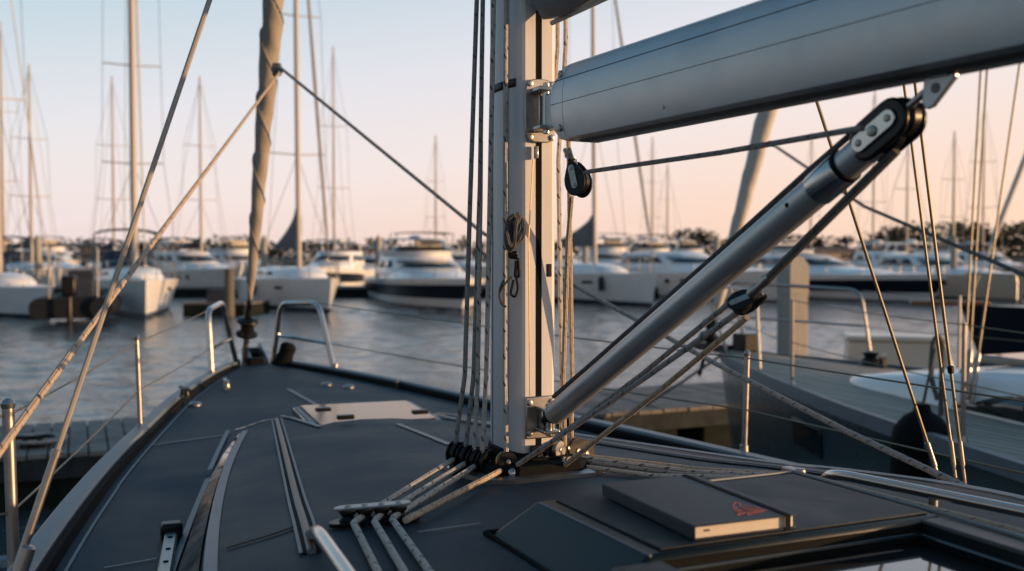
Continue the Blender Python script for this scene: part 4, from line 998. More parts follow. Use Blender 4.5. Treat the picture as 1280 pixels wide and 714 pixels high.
def sailboat(loc, ang, label, L=11, beam=3.4, fb=1.25, fs=1.0, mast_h=15, mast_x=.40, hullm='white', cover='canvas_grey', hood='canvas_navy', jib='sailwhite', spreaders=(.42, .72), stripe='stripe', mast_r=.095, group=None, name='moored_sailboat', detail=True, cov_h=.75, rake_m=.02, portl=True, jk=.9):
    t = thing(name, label, 'sailboat', loc, ang, group)
    hull_part(L, beam, fb, fs, .13, 1.0, 'sail', .35, 'hull', M[hullm], t)
    hull_part(L, beam, fb, fs, -.3, .13, 'sail', .35, 'boot_stripe', M[stripe], t)
    deck_part(L, beam, fb, fs, 'sail', .35, M['cream'] if hullm != 'white' else M['white'], t)
    zf = fs + (fb-fs)*.35
    tier([(zf-.05, -L*.20, -L*.72, beam*.33), (zf+.14, -L*.215, -L*.72, beam*.32), (zf+.30, -L*.25, -L*.715, beam*.30), (zf+.38, -L*.28, -L*.71, beam*.27)], 'coachroof', M['white'], t, windows=((1, 4, 6, 0), (1, 6, 8, 0)) if detail else (), roof=.08)
    mx = -L*mast_x; zt = mast_h
    mb = MB(); mb.tube([Vector((mx, 0, zf+.3)), Vector((mx-rake_m*zt*.5, 0, zt*.5)), Vector((mx-rake_m*zt, 0, zt))], [mast_r, mast_r*.95, mast_r*.6], 12); ms = mb.build('mast', M['farmast'], t)
    for f in spreaders:
        z = lerp(zf, zt, f); x = mx - rake_m*z
        for sg in (-1, 1):
            mb = MB(); mb.tube([Vector((x, 0, z)), Vector((x-.15, sg*beam*.30*(1.1-.35*f), z+.06))], .025, 6); mb.build('spreader', M['farmast'], ms)
    mb = MB(); top = Vector((mx-rake_m*zt, 0, zt*.98)); bowp = Vector((.2, 0, fb))
    for sg in (-1, 1):
        ch = Vector((mx-.3, sg*beam*.46, zf)); prev = ch
        for f in spreaders:
            z = lerp(zf, zt, f); q = Vector((mx-rake_m*z-.15, sg*beam*.30*(1.1-.35*f), z+.06)); far_wire(mb, prev, q); prev = q
        far_wire(mb, prev, top); far_wire(mb, ch + Vector((-.3, 0, 0)), Vector((mx-rake_m*zt*.42, 0, lerp(zf, zt, spreaders[0]))))
    far_wire(mb, top, Vector((-L+.3, 0, fs+.1))); mb.build('stay_wires', M['wire'], t)
    mb = MB(); mb.tube([lerp(bowp, top, q) for q in (0, .06, .1, .4, .75, .9, 1)], [.012, .02, .055*jk, .07*jk, .045*jk, .02*jk, .01], 10); mb.build('furled_jib', M[jib], t)
    # boom under its cover
    bz = zf + 1.25
    mb = MB(); rows = []
    for k in range(10):
        q = k/9; x = mx - .12 - q*L*.34; hh = lerp(cov_h, .22, q**.6); ww = lerp(.15, .10, q)
        rows.append([Vector((x, math.sin(2*math.pi*j/10)*ww, bz + hh*.5*(1 + math.cos(2*math.pi*j/10)) - .1)) for j in range(10)])
    mb.loft(rows); mb.build('sail_cover', M[cover], t, smooth=60)
    if hood:
        tier([(zf+.34, -L*.52, -L*.66, beam*.30), (zf+.72, -L*.545, -L*.66, beam*.29), (zf+1.0, -L*.60, -L*.66, beam*.25)], 'sprayhood', M[hood], t, windows=((0, 0, 4, 0),), roof=.06, wm=M['darkglass'])
    if hood:
        zb_ = fs + 1.75; mb = MB(); rws = []
        for q in range(6):
            x = lerp(-L*.70, -L*.90, q/5); rws.append([Vector((x, beam*.36*math.sin(a2), zb_ + .22*math.cos(a2) - .02*abs(q-2.5))) for a2 in [lerp(-1.5, 1.5, j/8) for j in range(9)]])
        mb.loft(rws, closed=False, cap=False); bo = mb.build('bimini', M[hood], t, smooth=60, solid=.03)
        for sg in (-1, 1):
            mb = MB(); mb.tube(bent([Vector((-L*.80, sg*beam*.38, fs)), Vector((-L*.72, sg*beam*.36, zb_)), Vector((-L*.88, sg*beam*.36, zb_)), Vector((-L*.80, sg*beam*.38, fs))], rad=.1), .02, 6); mb.build('bimini_frame', M['inox_satin'], bo)
    mb = MB(); z1 = .62
    def e(tt, h=0): x, b, z = hull_pt(L, beam, fb, fs, tt, 1, 'sail', .35); return x, b*.94, z + h
    for sg in (-1, 1):
        x0, b0_, z0 = e(.90); mb.tube(bent([Vector((x0, sg*b0_, z0)), Vector((x0, sg*b0_, z0+z1)), Vector((.25, sg*.08, fb+z1))], rad=.15), .016, 6)
        prev = Vector((x0, sg*b0_, z0+z1))
        for tt in (.75, .6, .45, .3, .15):
            x, b, z = e(tt); mb.tube([Vector((x, sg*b, z)), Vector((x, sg*b, z+z1))], .014, 6); far_wire(mb, prev, Vector((x, sg*b, z+z1)), .006); prev = Vector((x, sg*b, z+z1))
    mb.build('guard_rail', M['inox_satin'], t)
    if portl:
        for sg in (-1, 1):
            for tt in (.52, .70):
                x, b, z = hull_pt(L, beam, fb, fs, tt, .72, 'sail', .35); x2, b2, z2 = hull_pt(L, beam, fb, fs, tt+.05, .72, 'sail', .35)
                mb = MB(); mb.prism([Vector((x, sg*(b+.004), z-.06)), Vector((x2, sg*(b2+.004), z2-.06)), Vector((x2, sg*(b2+.008), z2+.06)), Vector((x, sg*(b+.008), z+.06))], (0, sg*.01, 0)); mb.build('hull_port', M['darkglass'], t)
    return t

def motor_yacht(loc, ang, label, L=12, beam=3.9, fb=1.65, fs=1.2, band='navyhull', fly=True, bimini='canvas_tan', cabin='white', group=None, name='motor_yacht', arch=True, hullm='white', band_h=(.34, .80)):
    t = thing(name, label, 'motor boat', loc, ang, group); k = 'motor'
    if band:
        hull_part(L, beam, fb, fs, .06, band_h[0], k, .9, 'hull', M[hullm], t); hull_part(L, beam, fb, fs, band_h[0], band_h[1], k, .9, 'hull_band', M[band], t); hull_part(L, beam, fb, fs, band_h[1], 1, k, .9, 'gunwale', M[hullm], t)
    else:
        hull_part(L, beam, fb, fs, .06, 1, k, .9, 'hull', M[hullm], t)
        for sg in (-1, 1):
            for tt in (.55, .63, .71):
                x, b, z = hull_pt(L, beam, fb, fs, tt, .68, k, .9); mb = MB(); mb.disc(Vector((x, sg*(b+.0), z)), (0, 1, .1), .15, .08, 14); mb.build('porthole', M['darkglass'], t)
    hull_part(L, beam, fb, fs, -.3, .06, k, .9, 'boot_stripe', M['stripe'], t)
    deck_part(L, beam, fb, fs, k, .9, M['white'], t, camber=.12)
    zf = fs + (fb-fs)*.4
    tier([(zf-.1, -L*.12, -L*.75, beam*.40), (zf+.25, -L*.15, -L*.75, beam*.385), (zf+.42, -L*.24, -L*.75, beam*.37)], 'trunk_cabin', M[cabin], t, roof=.12)
    c1 = tier([(zf+.2, -L*.33, -L*.78, beam*.42), (zf+.55, -L*.36, -L*.78, beam*.415), (zf+1.12, -L*.47, -L*.79, beam*.37), (zf+1.30, -L*.49, -L*.80, beam*.36)], 'deckhouse', M[cabin], t, windows=((1, 0, 3, 0), (1, 4, 6, 0), (1, 6, 9, 0)), roof=.07)
    if fly:
        tier([(zf+1.3, -L*.50, -L*.80, beam*.37), (zf+1.62, -L*.48, -L*.80, beam*.38)], 'flybridge', M[cabin], t, roof=.0)
        mb = MB(); 
        tier([(zf+1.62, -L*.50, -L*.60, beam*.33), (zf+1.86, -L*.53, -L*.61, beam*.31)], 'wind_screen', M['darkglass'], t, roof=.0)
        mb.box(Vector((-L*.64, .4, zf+1.75)), (.5, 1.2, .5)); mb.box(Vector((-L*.66, .4, zf+2.05)), (.15, 1.2, .5)); mb.build('helm_seat', M['cream'], t, bevel=.08)
    zt = zf + (1.62 if fly else 1.3)
    if arch:
        mb = MB(); xa = -L*.76
        mb.tube(bent([Vector((xa-.3, beam*.36, zt-.2)), Vector((xa+.3, beam*.33, zt+.75)), Vector((xa+.3, -beam*.33, zt+.75)), Vector((xa-.3, -beam*.36, zt-.2))], rad=.3), .06, 8); mb.lathe(Vector((xa+.3, 0, zt+.78)), (0, 0, 1), [(0, .25), (.12, .28), (.2, .2), (.24, .05)], 14); mb.tube([Vector((xa+.3, .6, zt+.75)), Vector((xa+.1, .6, zt+2.2))], .015, 6); mb.build('radar_arch', M[cabin], t)
    if bimini:
        z = zt + 1.05 if fly else zt + .5; mb = MB(); rows = []
        for q in range(7):
            x = lerp(-L*.52, -L*.70, q/6); rows.append([Vector((x, beam*.30*math.sin(a2), z + .12*math.cos(a2) - .04*abs(q-3)/3)) for a2 in [lerp(-1.45, 1.45, j/8) for j in range(9)]])
        mb.loft(rows, closed=False, cap=False); bo = mb.build('bimini', M[bimini], t, smooth=60, solid=.03)
        for sg in (-1, 1):
            mb = MB(); mb.tube([Vector((-L*.53, sg*beam*.30, z)), Vector((-L*.62, sg*beam*.33, zt)), Vector((-L*.69, sg*beam*.30, z))], .02, 6); mb.build('bimini_frame', M['inox_satin'], bo)
    mb = MB(); prevs = {}
    for sg in (-1, 1):
        pts = []
        for tt in (.55, .68, .8, .9, .97, 1.0):
            x, b, z = hull_pt(L, beam, fb, fs, tt, 1, k, .9); pts.append(Vector((x, sg*b*.93, z+.5))); mb.tube([Vector((x, sg*b*.93, z)), Vector((x, sg*b*.93, z+.5))], .014, 6)
        mb.tube(pts, .018, 6)
    mb.build('bow_rail', M['inox_satin'], t)
    return t

gs = 'moored sailboats across the fairway'; gm = 'moored motor boats across the fairway'; gd = 'distant moored sailboats'; gdm = 'distant moored motor boats'
# near row, left to right
l, a = bow_at(62, 399, 21); sailboat(l, a, 'white sailboat at the left edge of the picture with a navy sprayhood', L=10.5, beam=3.6, fb=1.0, fs=.9, hood='canvas_navy', mast_h=16, group=gs, jk=.35)
l, a = bow_at(182, 399, 4); sailboat(l, a, 'white sailboat seen bow on between the dark tender and the wooden float', L=12, beam=3.3, fb=1.22, fs=1.05, mast_h=22, mast_r=.12, spreaders=(.195, .36, .62), cover='canvas_navy', group=gs, jk=.5)
l, a = bow_at(411, 392, 15); sailboat(l, a, 'white sailboat just right of the furled genoa with a grey sail cover', L=10.5, beam=3.6, fb=1.2, fs=1.0, mast_h=19, mast_r=.10, spreaders=(.26, .55), cov_h=1.7, jib='sailcloth', hood=None, group=gs)
l, a = bow_at(577, 388, 13); my = motor_yacht(l, a, 'flybridge motor yacht with black hull band, left of the mast', L=12.5, beam=4.0, fb=1.65, fs=1.3, group=gm); my.scale = (1, 1, .70)
l, a = bow_at(815, 384, 30); sailboat(l, a, 'white sailboat right of the mast with grey sail cover and slanting furled jib', L=12, beam=3.8, fb=1.3, fs=1.1, mast_h=20, spreaders=(.36, .66), cov_h=1.5, jib='sailcloth', hood=None, group=gs)
l, a = bow_at(985, 378, 42); my = motor_yacht(l, a, 'white motor cruiser with round portholes partly behind the vang tube', L=13, beam=4.2, fb=1.9, fs=1.4, band=None, fly=False, bimini=None, group=gm, arch=True); my.scale = (1, 1, .72)
l, a = bow_at(1163, 379, 46); my = motor_yacht(l, a, 'white motor yacht with dark hull band right of the big pile', L=13.5, beam=4.2, fb=1.75, fs=1.35, fly=False, bimini='canvas_navy', group=gm); my.scale = (1, 1, .70)
l, a = bow_at(1275, 376, 38); my = motor_yacht(l, a, 'grey white motor boat behind the shrouds at the right', L=11, beam=3.8, fb=1.6, fs=1.2, band=None, fly=False, bimini=None, hullm='cream', group=gm); my.scale = (1, 1, .75)
# dark hulled sailing boat at the right edge
p = W(1222, 443, 0)
ol_ = sailboat(Vector((p.x, p.y, 0)), R(172), 'dark navy hulled sailboat with a wooden bowsprit at the right edge', L=11, beam=3.4, fb=1.0, fs=.8, hullm='navyhull', stripe='navyhull', cover='canvas_grey', hood=None, mast_h=15, jib='sailwhite', group=gs, portl=False)
mb = MB(); mb.box(Vector((.55, 0, 1.02)), (1.5, .22, .10)); mb.build('bowsprit', M['brown'], ol_, bevel=.03)
for (px, py, rel, Lb, bm_, fbb, tt, sg, lab) in ((411, 392, 15, 10.5, 3.6, 1.2, .55, -1, 'dark fender on the side of the sailboat right of the furled genoa'), (182, 399, 4, 12, 3.3, 1.22, .62, -1, 'dark fender on the shaded side of the bow on sailboat'), (815, 384, 30, 12, 3.8, 1.3, .80, -1, 'dark fender near the bow of the sailboat right of the mast')):
    l, a = bow_at(px, py, rel); x, b, z = hull_pt(Lb, bm_, fbb, fbb-.15, tt, .7, 'sail', .35)
    q = l + Matrix.Rotation(a, 3, 'Z') @ Vector((x, sg*(b+.12), z-.35)); ft_ = thing('boat_fender', lab, 'fender', q, 0, 'fenders hung on moored sailboats')
    mb = MB(); mb.lathe(Vector(), (0, 0, 1), [(0, .03), (.02, .09), (.08, .12), (.50, .12), (.56, .09), (.60, .03)], 14); mb.build('body', M['canvas_navy'], ft_)
    mb = MB(); mb.tube([Vector((0, 0, .6)), Vector((0, -.0, .95))], .012, 6); mb.build('lanyard', M['rope_dark'], ft_)
# second rows
for (px, d, rel, lab, kw) in ((78, 82, 8, 'tall white flybridge yacht behind the left sailboats', dict(L=15, beam=4.6, fb=2.0, fs=1.6, band=None, bimini='canvas_grey')),
        (214, 70, -10, 'cream motor boat behind the bow on sailboat', dict(L=11, beam=3.8, cabin='cream', hullm='cream', band=None, fly=False, bimini='canvas_tan')),
        (792, 58, 12, 'flybridge yacht with tall arch behind the grey covered sailboat', dict(L=13, beam=4.3, fb=1.9, band=None, bimini='white')),
        (1060, 64, 28, 'motor boat with a dark canopy behind the big pile', dict(L=13, beam=4.2, fly=True, bimini='canvas_navy', band=None)),
        (1165, 58, 24, 'low white cruiser behind the dark banded yacht at right', dict(L=11, beam=3.7, fly=False, bimini=None, band=None)),
        (1225, 72, 20, 'flybridge boat with pale canopy among the right hand masts', dict(L=13, beam=4.2, fly=True, bimini='white', band='navyhull')),
        (445, 60, -15, 'small white cruiser between the two left of centre yachts', dict(L=9, beam=3.2, fb=1.3, fs=1.0, fly=False, bimini='canvas_navy', band=None)),
        (335, 66, 18, 'pale flybridge boat behind the furled genoa', dict(L=12, beam=4.0, fly=True, bimini='canvas_tan', band=None)),
        (112, 56, 30, 'white cruiser with a navy canopy behind the dark tender', dict(L=10, beam=3.4, fly=False, bimini='canvas_navy', band=None)),
        (168, 58, -20, 'dark hulled cruiser tucked behind the bow on sailboat', dict(L=10, beam=3.5, fly=False, bimini='canvas_navy', band='navyhull')),
        (292, 52, 25, 'cruiser with a navy canopy behind the wooden float', dict(L=9.5, beam=3.4, fly=False, bimini='canvas_navy', band=None)),
        (388, 54, -15, 'cruiser with grey canvas behind the grey covered sailboat left of centre', dict(L=9.5, beam=3.4, fly=False, bimini='canvas_grey', band='navyhull')),
        (858, 60, 20, 'cruiser with a dark canopy above the porthole cruiser', dict(L=11, beam=3.6, fly=True, bimini='canvas_navy', band=None)),
        (1120, 70, 10, 'cruiser with navy canvas between the paired shrouds', dict(L=11, beam=3.6, fly=False, bimini='canvas_navy', band='navyhull')),
        (20, 60, 15, 'white cruiser behind the leftmost sailboat', dict(L=10, beam=3.6, fly=False, bimini='canvas_grey', band=None)),
        (615, 62, 25, 'white cruiser half hidden behind the mast ropes', dict(L=11, beam=3.8, fly=False, bimini='canvas_grey', band=None)),
        (715, 75, 10, 'small white cruiser seen beyond the ropes right of the mast', dict(L=10, beam=3.6, fly=False, bimini='canvas_tan', band=None)),
        (905, 66, 22, 'white flybridge boat behind the hanging vang block', dict(L=12, beam=4.0, fly=True, bimini='canvas_navy', band=None)),
        (1290, 62, 26, 'white cruiser at the right edge beyond the dark hull', dict(L=12, beam=4.0, fly=False, bimini='canvas_navy', band='navyhull'))):
    x = (px-640)/F*d; v = Vector((-x, -d)).normalized(); my = motor_yacht(Vector((x, d, 0)), math.atan2(v.y, v.x) + R(rel), lab, group=gdm, **kw); my.scale = (1, 1, .8)
# distant sailboats: column of the mast, row of its head, distance
k = 0
dl = {40: 'distant sailboat whose mast rises over the leftmost sailboat', 143: 'distant sailboat with a warm lit mast left of the bow on boat', 252: 'distant sailboat with a warm lit mast over the wooden float', 545: 'distant sailboat with a faint mast above the flybridge yacht',
      815: 'distant sailboat with the left of two faint masts above the cruiser', 834: 'distant sailboat with the right of two faint masts above the cruiser', 1013: 'distant sailboat with a faint mast under the boom left of the vang head', 1091: 'distant sailboat with a mast right behind the vang head',
      1133: 'distant sailboat with a mast between the single and paired shrouds', 1191: 'distant sailboat with a mast just left of the right hand shrouds', 1228: 'distant sailboat with a dark mast among the right hand shrouds', 418: 'distant sailboat with a thin mast beside the furled jib of the grey covered boat', 640: 'distant sailboat whose mast is behind the silver mast', 5: 'distant sailboat with a mast at the left edge'}
for (px, py, d, rel) in ((40, 82, 52, 15), (143, 97, 60, 10), (252, 97, 56, 20), (545, 170, 95, 15), (815, 172, 100, 10), (834, 206, 105, 30), (1013, 168, 110, 20), (1091, 112, 72, 14), (1133, 182, 66, 25), (1191, 165, 80, 12), (1228, 130, 70, 18), (418, 60, 64, 10), (5, 30, 55, 12)):
    x = (px-640)/F*d; mh = H + (HY-py)/F*d; v = Vector((-x, -d)).normalized(); ang = math.atan2(v.y, v.x) + R(rel)
    Lb = 10.5 if d < 90 else 10; f = Vector((math.cos(ang), math.sin(ang), 0))
    loc = Vector((x, d, 0)) + f*(Lb*.40)
    sailboat(loc, ang, dl[px], L=Lb, beam=3.4, fb=1.3, fs=1.05, mast_h=mh, mast_r=.085 if d < 75 else .12, spreaders=(.36, .64), rake_m=.0, group=gd, cover=random.choice(['canvas_navy', 'canvas_grey', 'canvas_tan']), detail=False, portl=False, jk=.25)

# dark tender with outboard
p = W(100, 401, 0); t = thing('inflatable_tender', 'dark inflatable tender with outboard engine moored between two white sailboats', 'dinghy', (p.x, p.y, 0), math.atan2(-p.y, -p.x) + R(172)); t.scale = (1.3, 1.3, 1.3)
mb = MB(); mb.tube(bent([Vector((-1.3, .62, .35)), Vector((1.0, .62, .38)), Vector((1.9, 0, .5)), Vector((1.0, -.62, .38)), Vector((-1.3, -.62, .35))], n=8, rad=.7), .24, 14); mb.build('tube', M['inflatable'], t)
mb = MB(); mb.box(Vector((0, 0, .18)), (2.4, 1.0, .12)); mb.box(Vector((-1.15, 0, .35)), (.08, 1.0, .45)); mb.build('floor', M['inflatable'], t)
mb = MB(); mb.box(Vector((.2, 0, .62)), (.5, .6, .65)); mb.box(Vector((.3, 0, 1.0)), (.06, .55, .35), Matrix.Rotation(-.3, 3, 'Y')); mb.build('console', M['canvas_navy'], t, bevel=.06)
mb = MB(); mb.box(Vector((-1.42, 0, .85)), (.36, .30, .45)); mb.box(Vector((-1.45, 0, .3)), (.16, .12, .9)); mb.build('outboard', M['black'], t, bevel=.06)
mb = MB(); mb.tube(bent([Vector((-.9, .5, .5)), Vector((-.8, .5, 1.75)), Vector((-.8, -.5, 1.75)), Vector((-.9, -.5, .5))], rad=.15), .03, 8); mb.build('tow_arch', M['inox_satin'], t)

# wooden float with bundles and a pile, left of the genoa
p = W(270, 394, 0); t = thing('mooring_float', 'dark wooden float with gear on it left of the furled genoa', 'pontoon', (p.x, p.y, 0), R(-8))
mb = MB()
for i in range(16): mb.box(Vector((-1.0 + i*.135, .9, .38)), (.125, 2.2, .05))
mb.build('board', M['dockwood'], t)
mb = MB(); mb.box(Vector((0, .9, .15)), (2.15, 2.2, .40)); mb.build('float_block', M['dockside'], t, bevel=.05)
q = t.location
mb = MB(); mb.box(Vector((0, 0, .18)), (.7, .5, .36)); mb.box(Vector((0, 0, .38)), (.74, .54, .06)); tag(mb.build('gear_box', M['canvas_navy'], loc=q + Vector((-.1, .7, .405)), bevel=.04), 'blue gear box standing on the dark wooden float', 'box')
mb = MB(); mb.lathe(Vector(), (0, 0, 1), [(-.4, .16), (1.5, .15), (1.55, .10)], 16); tag(mb.build('mooring_pile', M['pile_low'], loc=q + Vector((.55, -.35, 0))), 'slim brown pile at the corner of the dark wooden float', 'pile', 'mooring piles')
# long far pontoon behind the boats
t = thing('far_pontoon', 'long low pontoon behind the moored boats across the water', 'pontoon', (0, 47.5, 0), 0)
mb = MB(); mb.box(Vector((0, 0, .42)), (90, 2.0, .10)); mb.build('walkway_top', M['dockwood'], t)
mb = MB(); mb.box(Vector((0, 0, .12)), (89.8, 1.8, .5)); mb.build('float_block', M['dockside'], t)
for i, x in enumerate((-22, -11.5, -6.2, 3.4, 9.5, 20.5, 24)):
    mb = MB(); mb.lathe(Vector(), (0, 0, 1), [(-.5, .17), (2.7, .16), (2.9, .02)], 14); tag(mb.build('mooring_pile', M['pile'], loc=(x, 46.2, 0)), 'pale mooring pile standing along the far pontoon', 'pile', 'piles of the far pontoon')

# ------------------------------------------------------------------ walkway ahead of our bow
U2 = U; wa0, wa1 = 6.28, 7.86
dock = thing('dock_walkway', 'weathered grey plank walkway crossing ahead of the bow', 'dock', B(7, 0, 0), absolute=True)
mb = MB(); random.seed(5); s = -9.0
while s < 9.5:
    w = .135; dzz = random.uniform(-.004, .004); e = random.uniform(-.015, .015)
    mb.prism([B(wa0+e, s, .415+dzz), B(wa0+e, s+w, .415+dzz), B(wa1+e, s+w, .415+dzz), B(wa1+e, s, .415+dzz)], (0, 0, .035)); s += w + .012
mb.build('board', M['dockwood'], dock, smooth=20)
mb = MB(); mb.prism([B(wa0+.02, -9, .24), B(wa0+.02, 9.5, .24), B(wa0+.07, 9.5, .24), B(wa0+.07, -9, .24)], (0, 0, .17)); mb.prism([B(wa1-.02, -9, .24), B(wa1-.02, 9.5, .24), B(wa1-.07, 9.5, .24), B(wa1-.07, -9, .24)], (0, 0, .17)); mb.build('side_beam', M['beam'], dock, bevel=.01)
mb = MB()
for i in range(8):
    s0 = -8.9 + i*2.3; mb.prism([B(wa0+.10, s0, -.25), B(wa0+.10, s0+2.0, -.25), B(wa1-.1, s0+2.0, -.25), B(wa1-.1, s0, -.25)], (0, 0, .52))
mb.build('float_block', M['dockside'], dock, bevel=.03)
pd_ = W(40, 562, .455); cl = cleat(pd_ + U*.1, UANG + math.pi/2, 1.5, None, 'dock_cleat'); tag(cl, 'black dock cleat on the plank walkway at the left', 'cleat')
mb = MB(); pts = []
for k in range(70):
    an = k*.5; rr = .06 + .0022*k; c = pd_ + U*.22 + N*.05; pts.append(Vector((c.x + rr*math.cos(an), c.y + rr*math.sin(an), .465 + .0006*k)))
mb.tube(pts, .011, 8); tag(mb.build('coiled_dock_line', M['rope_white']), 'pale coiled mooring line lying beside the black dock cleat', 'rope')
# white dock box on the walkway to the right
pbx = B(7.05, 0, 0); 
x0 = W(1068, 0, 1) if False else None
bl = P(1070, 452, 12.4); brr = P(1190, 452, 12.4)
db = thing('dock_box', 'white dock box with sloping lit end on the walkway beyond the grey yacht', 'dock box', ((bl.x+brr.x)/2, 12.6, .45), R(-14))
mb = MB(); mb.prism([Vector((-.64, -.3, 0)), Vector((.66, -.3, 0)), Vector((.52, -.3, .46)), Vector((-.62, -.3, .46))], (0, .6, 0)); mb.build('body', M['cream'], db, bevel=.02)
mb = MB(); mb.prism([Vector((-.66, -.33, .465)), Vector((.56, -.33, .465)), Vector((.50, -.33, .53)), Vector((-.64, -.33, .53))], (0, .66, 0)); mb.build('lid', M['cream'], db, bevel=.02)
# big pile
pz = P(991, 330, 12.4)
pl_ = thing('mooring_pile', 'big square pale pile with a pointed cap beyond the grey yacht', 'pile', (pz.x, pz.y, 0), R(20), 'mooring piles')
hw = .135
mb = MB(); mb.loft([[Vector((x*hw, y*hw, z)) for x, y in ((-1, -1), (1, -1), (1, 1), (-1, 1))] for z in (-.5, 1.82)]); mb.build('post', M['pile'], pl_, bevel=.012)
mb = MB(); mb.loft([[Vector((x*hw*k, y*hw*k, z)) for x, y in ((-1, -1), (1, -1), (1, 1), (-1, 1))] for z, k in ((1.50, 1.05), (1.86, 1.05), (1.98, .62), (1.985, .1))]); mb.build('cap', M['pile'], pl_, bevel=.01)

# ------------------------------------------------------------------ neighbouring grey yacht
PX, PY = 2.02, 9.55
def Q(A_, s, z):
    v = Vector((PX, PY, 0)) - U*A_ + N*s; v.z = z; return v
PHB = [(0, .03), (.4, .24), (1, .50), (2, .86), (3.5, 1.30), (5.4, 1.72), (8, 1.95), (11.5, 1.75)]
def phb(A_): return sinterp(PHB, A_)
def pz_(A_): return interp([(0, 1.06), (3, 1.0), (6, .97), (12, 1.0)], A_)
ny = thing('neighbour_yacht', 'blue grey sailing yacht with teak deck and white coachroof at the right', 'sailing yacht', Q(5, 0, 0), absolute=True)
As = [0, .15, .3, .5, .75] + [1 + .35*i for i in range(31)]
for (nm, m, fr) in (('hull', M['greyhull'], ((.14, .90), (.35, .955), (.6, .985), (.85, 1.0), (.93, 1.0))), ('sheer_strake', M['rail_grey'], ((.93, 1.0), (.94, 1.015), (1.03, 1.015), (1.03, .975), (.99, .975))), ('boot_stripe', M['white'], ((.08, .875), (.14, .90))), ('bottom', M['stripe'], ((-.5, .5), (0, .85), (.08, .875)))):
    mb = MB()
    for sg in (-1, 1):
        mb.loft([[Q(A_ + (1-f)*.25*max(0, 1-A_), sg*phb(A_)*b, pz_(A_)*f) for f, b in fr] for A_ in As], closed=False, cap=False)
    mb.build(nm, m, ny, smooth=30)
mb = MB(); mb.loft([[Q(A_, s*phb(A_)*.976, pz_(A_)*.995 + .05*(1-s*s)) for s in (-1, -.6, -.2, .2, .6, 1)] for A_ in As], closed=False, cap=False); mb.build('teak_deck', M['teak'], ny, smooth=50)
def pdz(A_): return pz_(A_) + .03
ctab = [(1.98, .08), (2.04, .26), (2.16, .40), (2.4, .50), (2.8, .56), (3.5, .66), (5, .86), (8, 1.0)]
mb = MB(); rows = []
for A_ in [1.98, 2.02, 2.10, 2.2, 2.35, 2.5, 2.8, 3.1, 3.5, 4, 4.5, 5, 6, 7, 8]:
    w = sinterp(ctab, A_); hgt = interp([(1.98, .02), (2.5, .11), (3.5, .26), (5, .36), (8, .42)], A_); z = pdz(A_)
    rows.append([Q(A_, s*w*k, z + zz*hgt) for s, k, zz in ((-1, 1.0, -.1), (-1, .97, .45), (-1, .88, .85), (-1, .6, 1.0), (0, 0, 1.08), (1, .6, 1.0), (1, .88, .85), (1, .97, .45), (1, 1.0, -.1))])
mb.loft(rows, closed=False, cap=False); mb.f.append(list(range(9*14, 9*15))); pr_ = mb.build('coachroof', M['white'], ny, smooth=50)
for sg in (-1, 1):
    for (A0, A1) in ((3.35, 4.6), (4.75, 6.2)):
        mb = MB(); rows = []
        for k in range(8):
            A_ = lerp(A0, A1, k/7); w = sinterp(ctab, A_); hgt = interp([(1.98, .02), (2.5, .11), (3.5, .26), (5, .36), (8, .42)], A_); e = min(1, 3*k/7, ) if A0 < 4 else 1
            rows.append([Q(A_, sg*(w*lerp(1.0, .97, (zz+.1)/.55) + .006), pdz(A_) + zz*hgt) for zz in (.06, .06 + .5*max(.25, e))])
        mb.loft(rows, closed=False, cap=False); mb.build('window', M['darkglass'], pr_, solid=.006)
    mb = MB(); mb.tube(bent([Q(3.2, sg*.42, pdz(3.2)+.19), Q(3.3, sg*.42, pdz(3.3)+.30), Q(6, sg*.62, pdz(6)+.46), Q(6.1, sg*.62, pdz(6)+.38)], rad=.08), .018, 8); mb.build('wooden_handrail', M['canvas_tan'], pr_)
mb = MB(); mb.box(Q(3.45, -.02, pdz(3.4)+.29), (.5, .45, .05), Rb); mb.build('deck_hatch', M['darkglass'], pr_, bevel=.015)
# hull portlight
A0, A1 = 2.15, 2.62
mb = MB(); mb.prism([Q(A0, -phb(A0)*1.0-.004, pz_(A0)*.80), Q(A1, -phb(A1)-.004, pz_(A1)*.80), Q(A1, -phb(A1)*.985-.004, pz_(A1)*.60), Q(A0, -phb(A0)*.985-.004, pz_(A0)*.62)], N*-.008); mb.build('hull_window', M['darkglass'], ny, bevel=.003)
# pulpit, stanchions, guard wires
mb = MB(); ph = .62
for sg in (-1, 1):
    mb.tube(bent([Q(1.35, sg*phb(1.35)*.93, pdz(1)), Q(1.25, sg*phb(1.25)*.93, pdz(1)+ph), Q(-.1, sg*.14, pdz(0)+ph+.02), Q(.25, sg*.12, pdz(0))], rad=.12), .015, 8)
    mb.tube([Q(1.28, sg*phb(1.25)*.93, pdz(1)+ph*.5), Q(.08, sg*.13, pdz(0)+ph*.5)], .011, 8)
mb.build('pulpit', M['inox_satin'], ny)
pst = {}
for sg in (-1, 1):
    for A_ in (2.05, 4.1, 6.2, 8.3):
        p0 = Q(A_, sg*phb(A_)*.955, pdz(A_)-.03); mb = MB(); mb.tube([p0, p0 + Vector((0, 0, ph+.03))], .013, 10); mb.lathe(p0, (0, 0, 1), [(0, .03), (.01, .028), (.05, .017)], 10); mb.build('stanchion', M['inox_satin'], ny); pst[(sg, A_)] = p0
    for hh in (ph, ph*.5):
        pts = [Q(1.27, sg*phb(1.25)*.93, pdz(1)+hh)] + [pst[(sg, A_)] + Vector((0, 0, hh+.02)) for A_ in (2.05, 4.1, 6.2, 8.3)]
        wire(pts, .0035, 'guard_wire', M['wire'], ny, sag=.012, n=6, segs=8)
